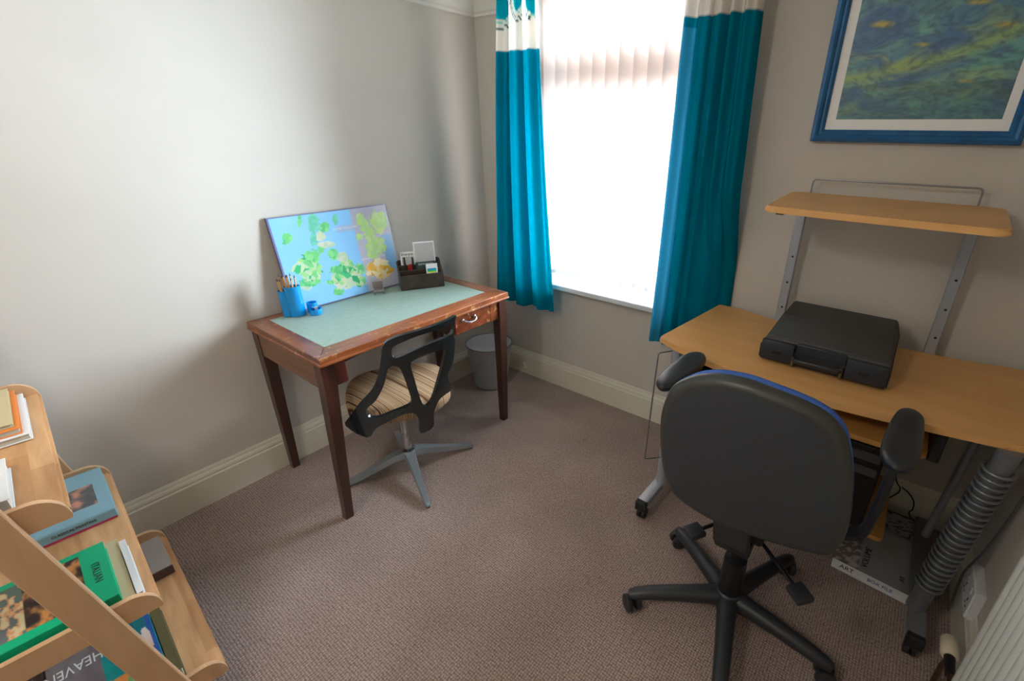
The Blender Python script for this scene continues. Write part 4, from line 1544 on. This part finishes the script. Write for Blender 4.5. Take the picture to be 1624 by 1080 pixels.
def book(name, label, x0, x1, y0, y1, z0, h, cover, pages='page_edges', rot=0, picture=None, spine=None, group=None, lw=.002):
    """lying book in the ladder frame; spine along the x1 side by default"""
    c = Vector(((x0 + x1) / 2, (y0 + y1) / 2, z0))
    w = LM @ c
    o = thing(name, label, 'book', w, group, rotz=LA + radians(rot))
    hx, hy = (x1 - x0) / 2, (y1 - y0) / 2
    obj('page_block', B().box((-hx + .004, -hy + .004, lw), (hx - .004, hy - .004, h - lw)), pages, o)
    bb = B().bbox((-hx, -hy, 0), (hx, hy, lw), .0006, 1)
    bb.bbox((-hx, -hy, h - lw), (hx, hy, h), .0006, 1)
    if spine == 'x+':
        bb.bbox((hx - .003, -hy, 0), (hx, hy, h), .001, 1)
    elif spine == 'x-':
        bb.bbox((-hx, -hy, 0), (-hx + .003, hy, h), .001, 1)
    elif spine == 'y+':
        bb.bbox((-hx, hy - .003, 0), (hx, hy, h), .001, 1)
    obj('cover', bb, cover, o)
    if picture:
        a, fn, nx, ny = picture
        panel('cover_picture', (a[0], a[1], h + .0004), (a[2] - a[0], 0, 0), (0, a[3] - a[1], 0), nx, ny, fn, o)
    return o, hx, hy, h


def pic_warm(u, v):
    q = fbm(u * 5 + 2, v * 5)
    r_ = fbm(u * 9 + 5, v * 9 + 2)
    c = mixc((60, 44, 44), (206, 140, 84), (q - .35) * 3)
    return mixc(c, (232, 200, 160), (r_ - .6) * 4)


def pic_long(u, v):
    # u along depth (x), v along y; right half warm figures, left half grey green with orange shapes
    if v > .5:
        q = fbm(u * 6 + 2, v * 12)
        return mixc((52, 40, 42), (214, 146, 80), (q - .4) * 3.2)
    q = fbm(u * 7 + 9, v * 14 + 4)
    base = mixc((96, 118, 100), (110, 116, 122), u)
    if q > .57:
        return mixc((222, 140, 90), (226, 206, 160), (q - .57) * 8)
    return base


def pic_grey(u, v):
    q = fbm(u * 4 + 1, v * 7 + 2)
    return mixc((92, 96, 100), (214, 150, 128), (q - .38) * 3.4)


def pic_blue(u, v):
    q = fbm(u * 6, v * 5 + 8)
    return (60, 90, 170) if q > .62 else (200, 206, 190)


# top tray
z = .812
book('book', 'white edged book at the bottom of the stack on the top tray', .02, .316, -.215, -.030, z, .018, 'white_gloss', group='books in the top tray stack')
book('book', 'orange covered book lying second in the stack on the top tray', .022, .304, -.215, -.042, z + .0185, .016, 'orange_cover', group='books in the top tray stack')
book('book', 'pale picture book on top of the stack on the top tray', .024, .290, -.215, -.052, z + .035, .010, 'cream_cover', picture=((-.10, -.06, .10, .055), pic_blue, 30, 26), group='books in the top tray stack')
book('book', 'white book with pages showing near the front end of the top tray', .440, .640, -.235, -.074, z, .030, 'white_gloss')
book('book', 'purple book beside the rail on the top tray', .645, .700, -.235, -.086, z, .036, 'purple_cover')
# middle tray
z = .477
o, hx, hy, h = book('book', 'pale blue picture book with a pink back board on the middle tray', .006, .285, -.16, .044, z, .032, 'blue_cover', picture=((-.047, -.07, .077, .072), pic_grey, 40, 30), lw=.003)
obj('back_board', B().box((-hx - .001, -hy - .001, -.0005), (hx + .003, hy - .004, .004)), 'pink_board', o)
obj('cloth_spine', B().bbox((hx - .004, -hy, .004), (hx + .002, hy, h), .002, 1), 'blue_cover', o)
text('spine_lettering', 'CLASSICAL PAINTING', .012, frame((hx + .0024, .01, .018), (0, 1, 0), (0, 0, 1)), 'black_ink', o, sx=.8)
o, hx, hy, h = book('book', 'cream covered book with white page edges under the green art book', .425, .688, -.14, .023, z, .022, 'cream_cover', pages='white_gloss')
o, hx, hy, h = book('book', 'thin white booklet at the outer end of the middle tray', .450, .690, .025, .039, z, .026, 'white_gloss')
o, hx, hy, h = book('book', 'emerald green wide picture book on the middle tray beside the side rail', .452, .690, -.275, .0, z + .0225, .028, 'green_cover', picture=((-.098, -.118, .090, .088), pic_long, 60, 80), lw=.003, spine='x+')
text('cover_lettering', 'ITALIAN', .022, frame((.0, .112, h + .0006), (1, 0, 0), (0, 1, 0)), 'dark_green', o)
# bottom tray
z = .142
bxo = thing('storage_box', 'small grey lidded box with a brown side at the back of the bottom tray', 'box', LM @ Vector((.14, .07, z)), rotz=LA)
obj('box_lower', B().bbox((-.095, -.045, 0), (.092, .032, .034), .002, 1), 'brown_box', bxo)
obj('box_top', B().bbox((-.096, -.046, .034), (.0925, .0325, .040), .002, 1), 'grey_box', bxo)


def heaven(u, v):
    if v > .62:
        d_ = math.hypot((u - .55) * 1.3, (v - .80) * .9)
        if d_ < .30:
            return mixc((0, 170, 160), (0, 120, 130), fbm(u * 8, v * 8))
        if fbm(u * 5, v * 5 + 3) > .55:
            return (232, 150, 70)
        return (120, 170, 110)
    return mixc((110, 100, 104), (146, 140, 142), fbm(u * 7, v * 9))


def teal_pic(u, v):
    d_ = math.hypot((u - .5) * 1.2, (v - .62) * 1.0)
    if d_ < .22:
        return mixc((240, 240, 250), (240, 190, 150), u)
    if v > .78:
        return (36, 90, 170)
    return mixc((10, 150, 150), (20, 90, 120), fbm(u * 6, v * 6))


o, hx, hy, h = book('book', 'dark brown hardback lying inside the bottom tray left of the HEAVEN paperback', .30, .66, -.268, -.215, z, .050, 'dark_brown_cover')
o, hx, hy, h = book('book', 'pale green edged pad at the inner corner of the bottom tray', .34, .69, -.278, -.270, z, .07, 'paper')
o, hx, hy, h = book('book', 'paperback titled HEAVEN with a teal planet on its cover in the bottom tray', .32, .66, -.212, -.045, z, .048, 'dark_brown_cover', picture=((-.168, -.082, .168, .082), heaven, 60, 50))
text('cover_lettering', 'HEAVEN', .050, frame((-.03, -.030, h + .0008), (0, -1, 0), (1, 0, 0)), 'white_ink', o, sx=.62)
text('cover_lettering', 'A NOVEL OF THE FUTURE', .016, frame((-.115, -.035, h + .0008), (0, -1, 0), (1, 0, 0)), 'black_ink', o, sx=.7)
o, hx, hy, h = book('book', 'blue and teal paperback with a pale globe on its cover in the bottom tray', .36, .67, -.042, .010, z, .052, 'teal_cover', picture=((-.153, -.024, .153, .024), teal_pic, 60, 20))
o, hx, hy, h = book('book', 'olive green hardback at the outer side of the bottom tray books', .37, .68, .012, .036, z, .050, 'olive_cover')
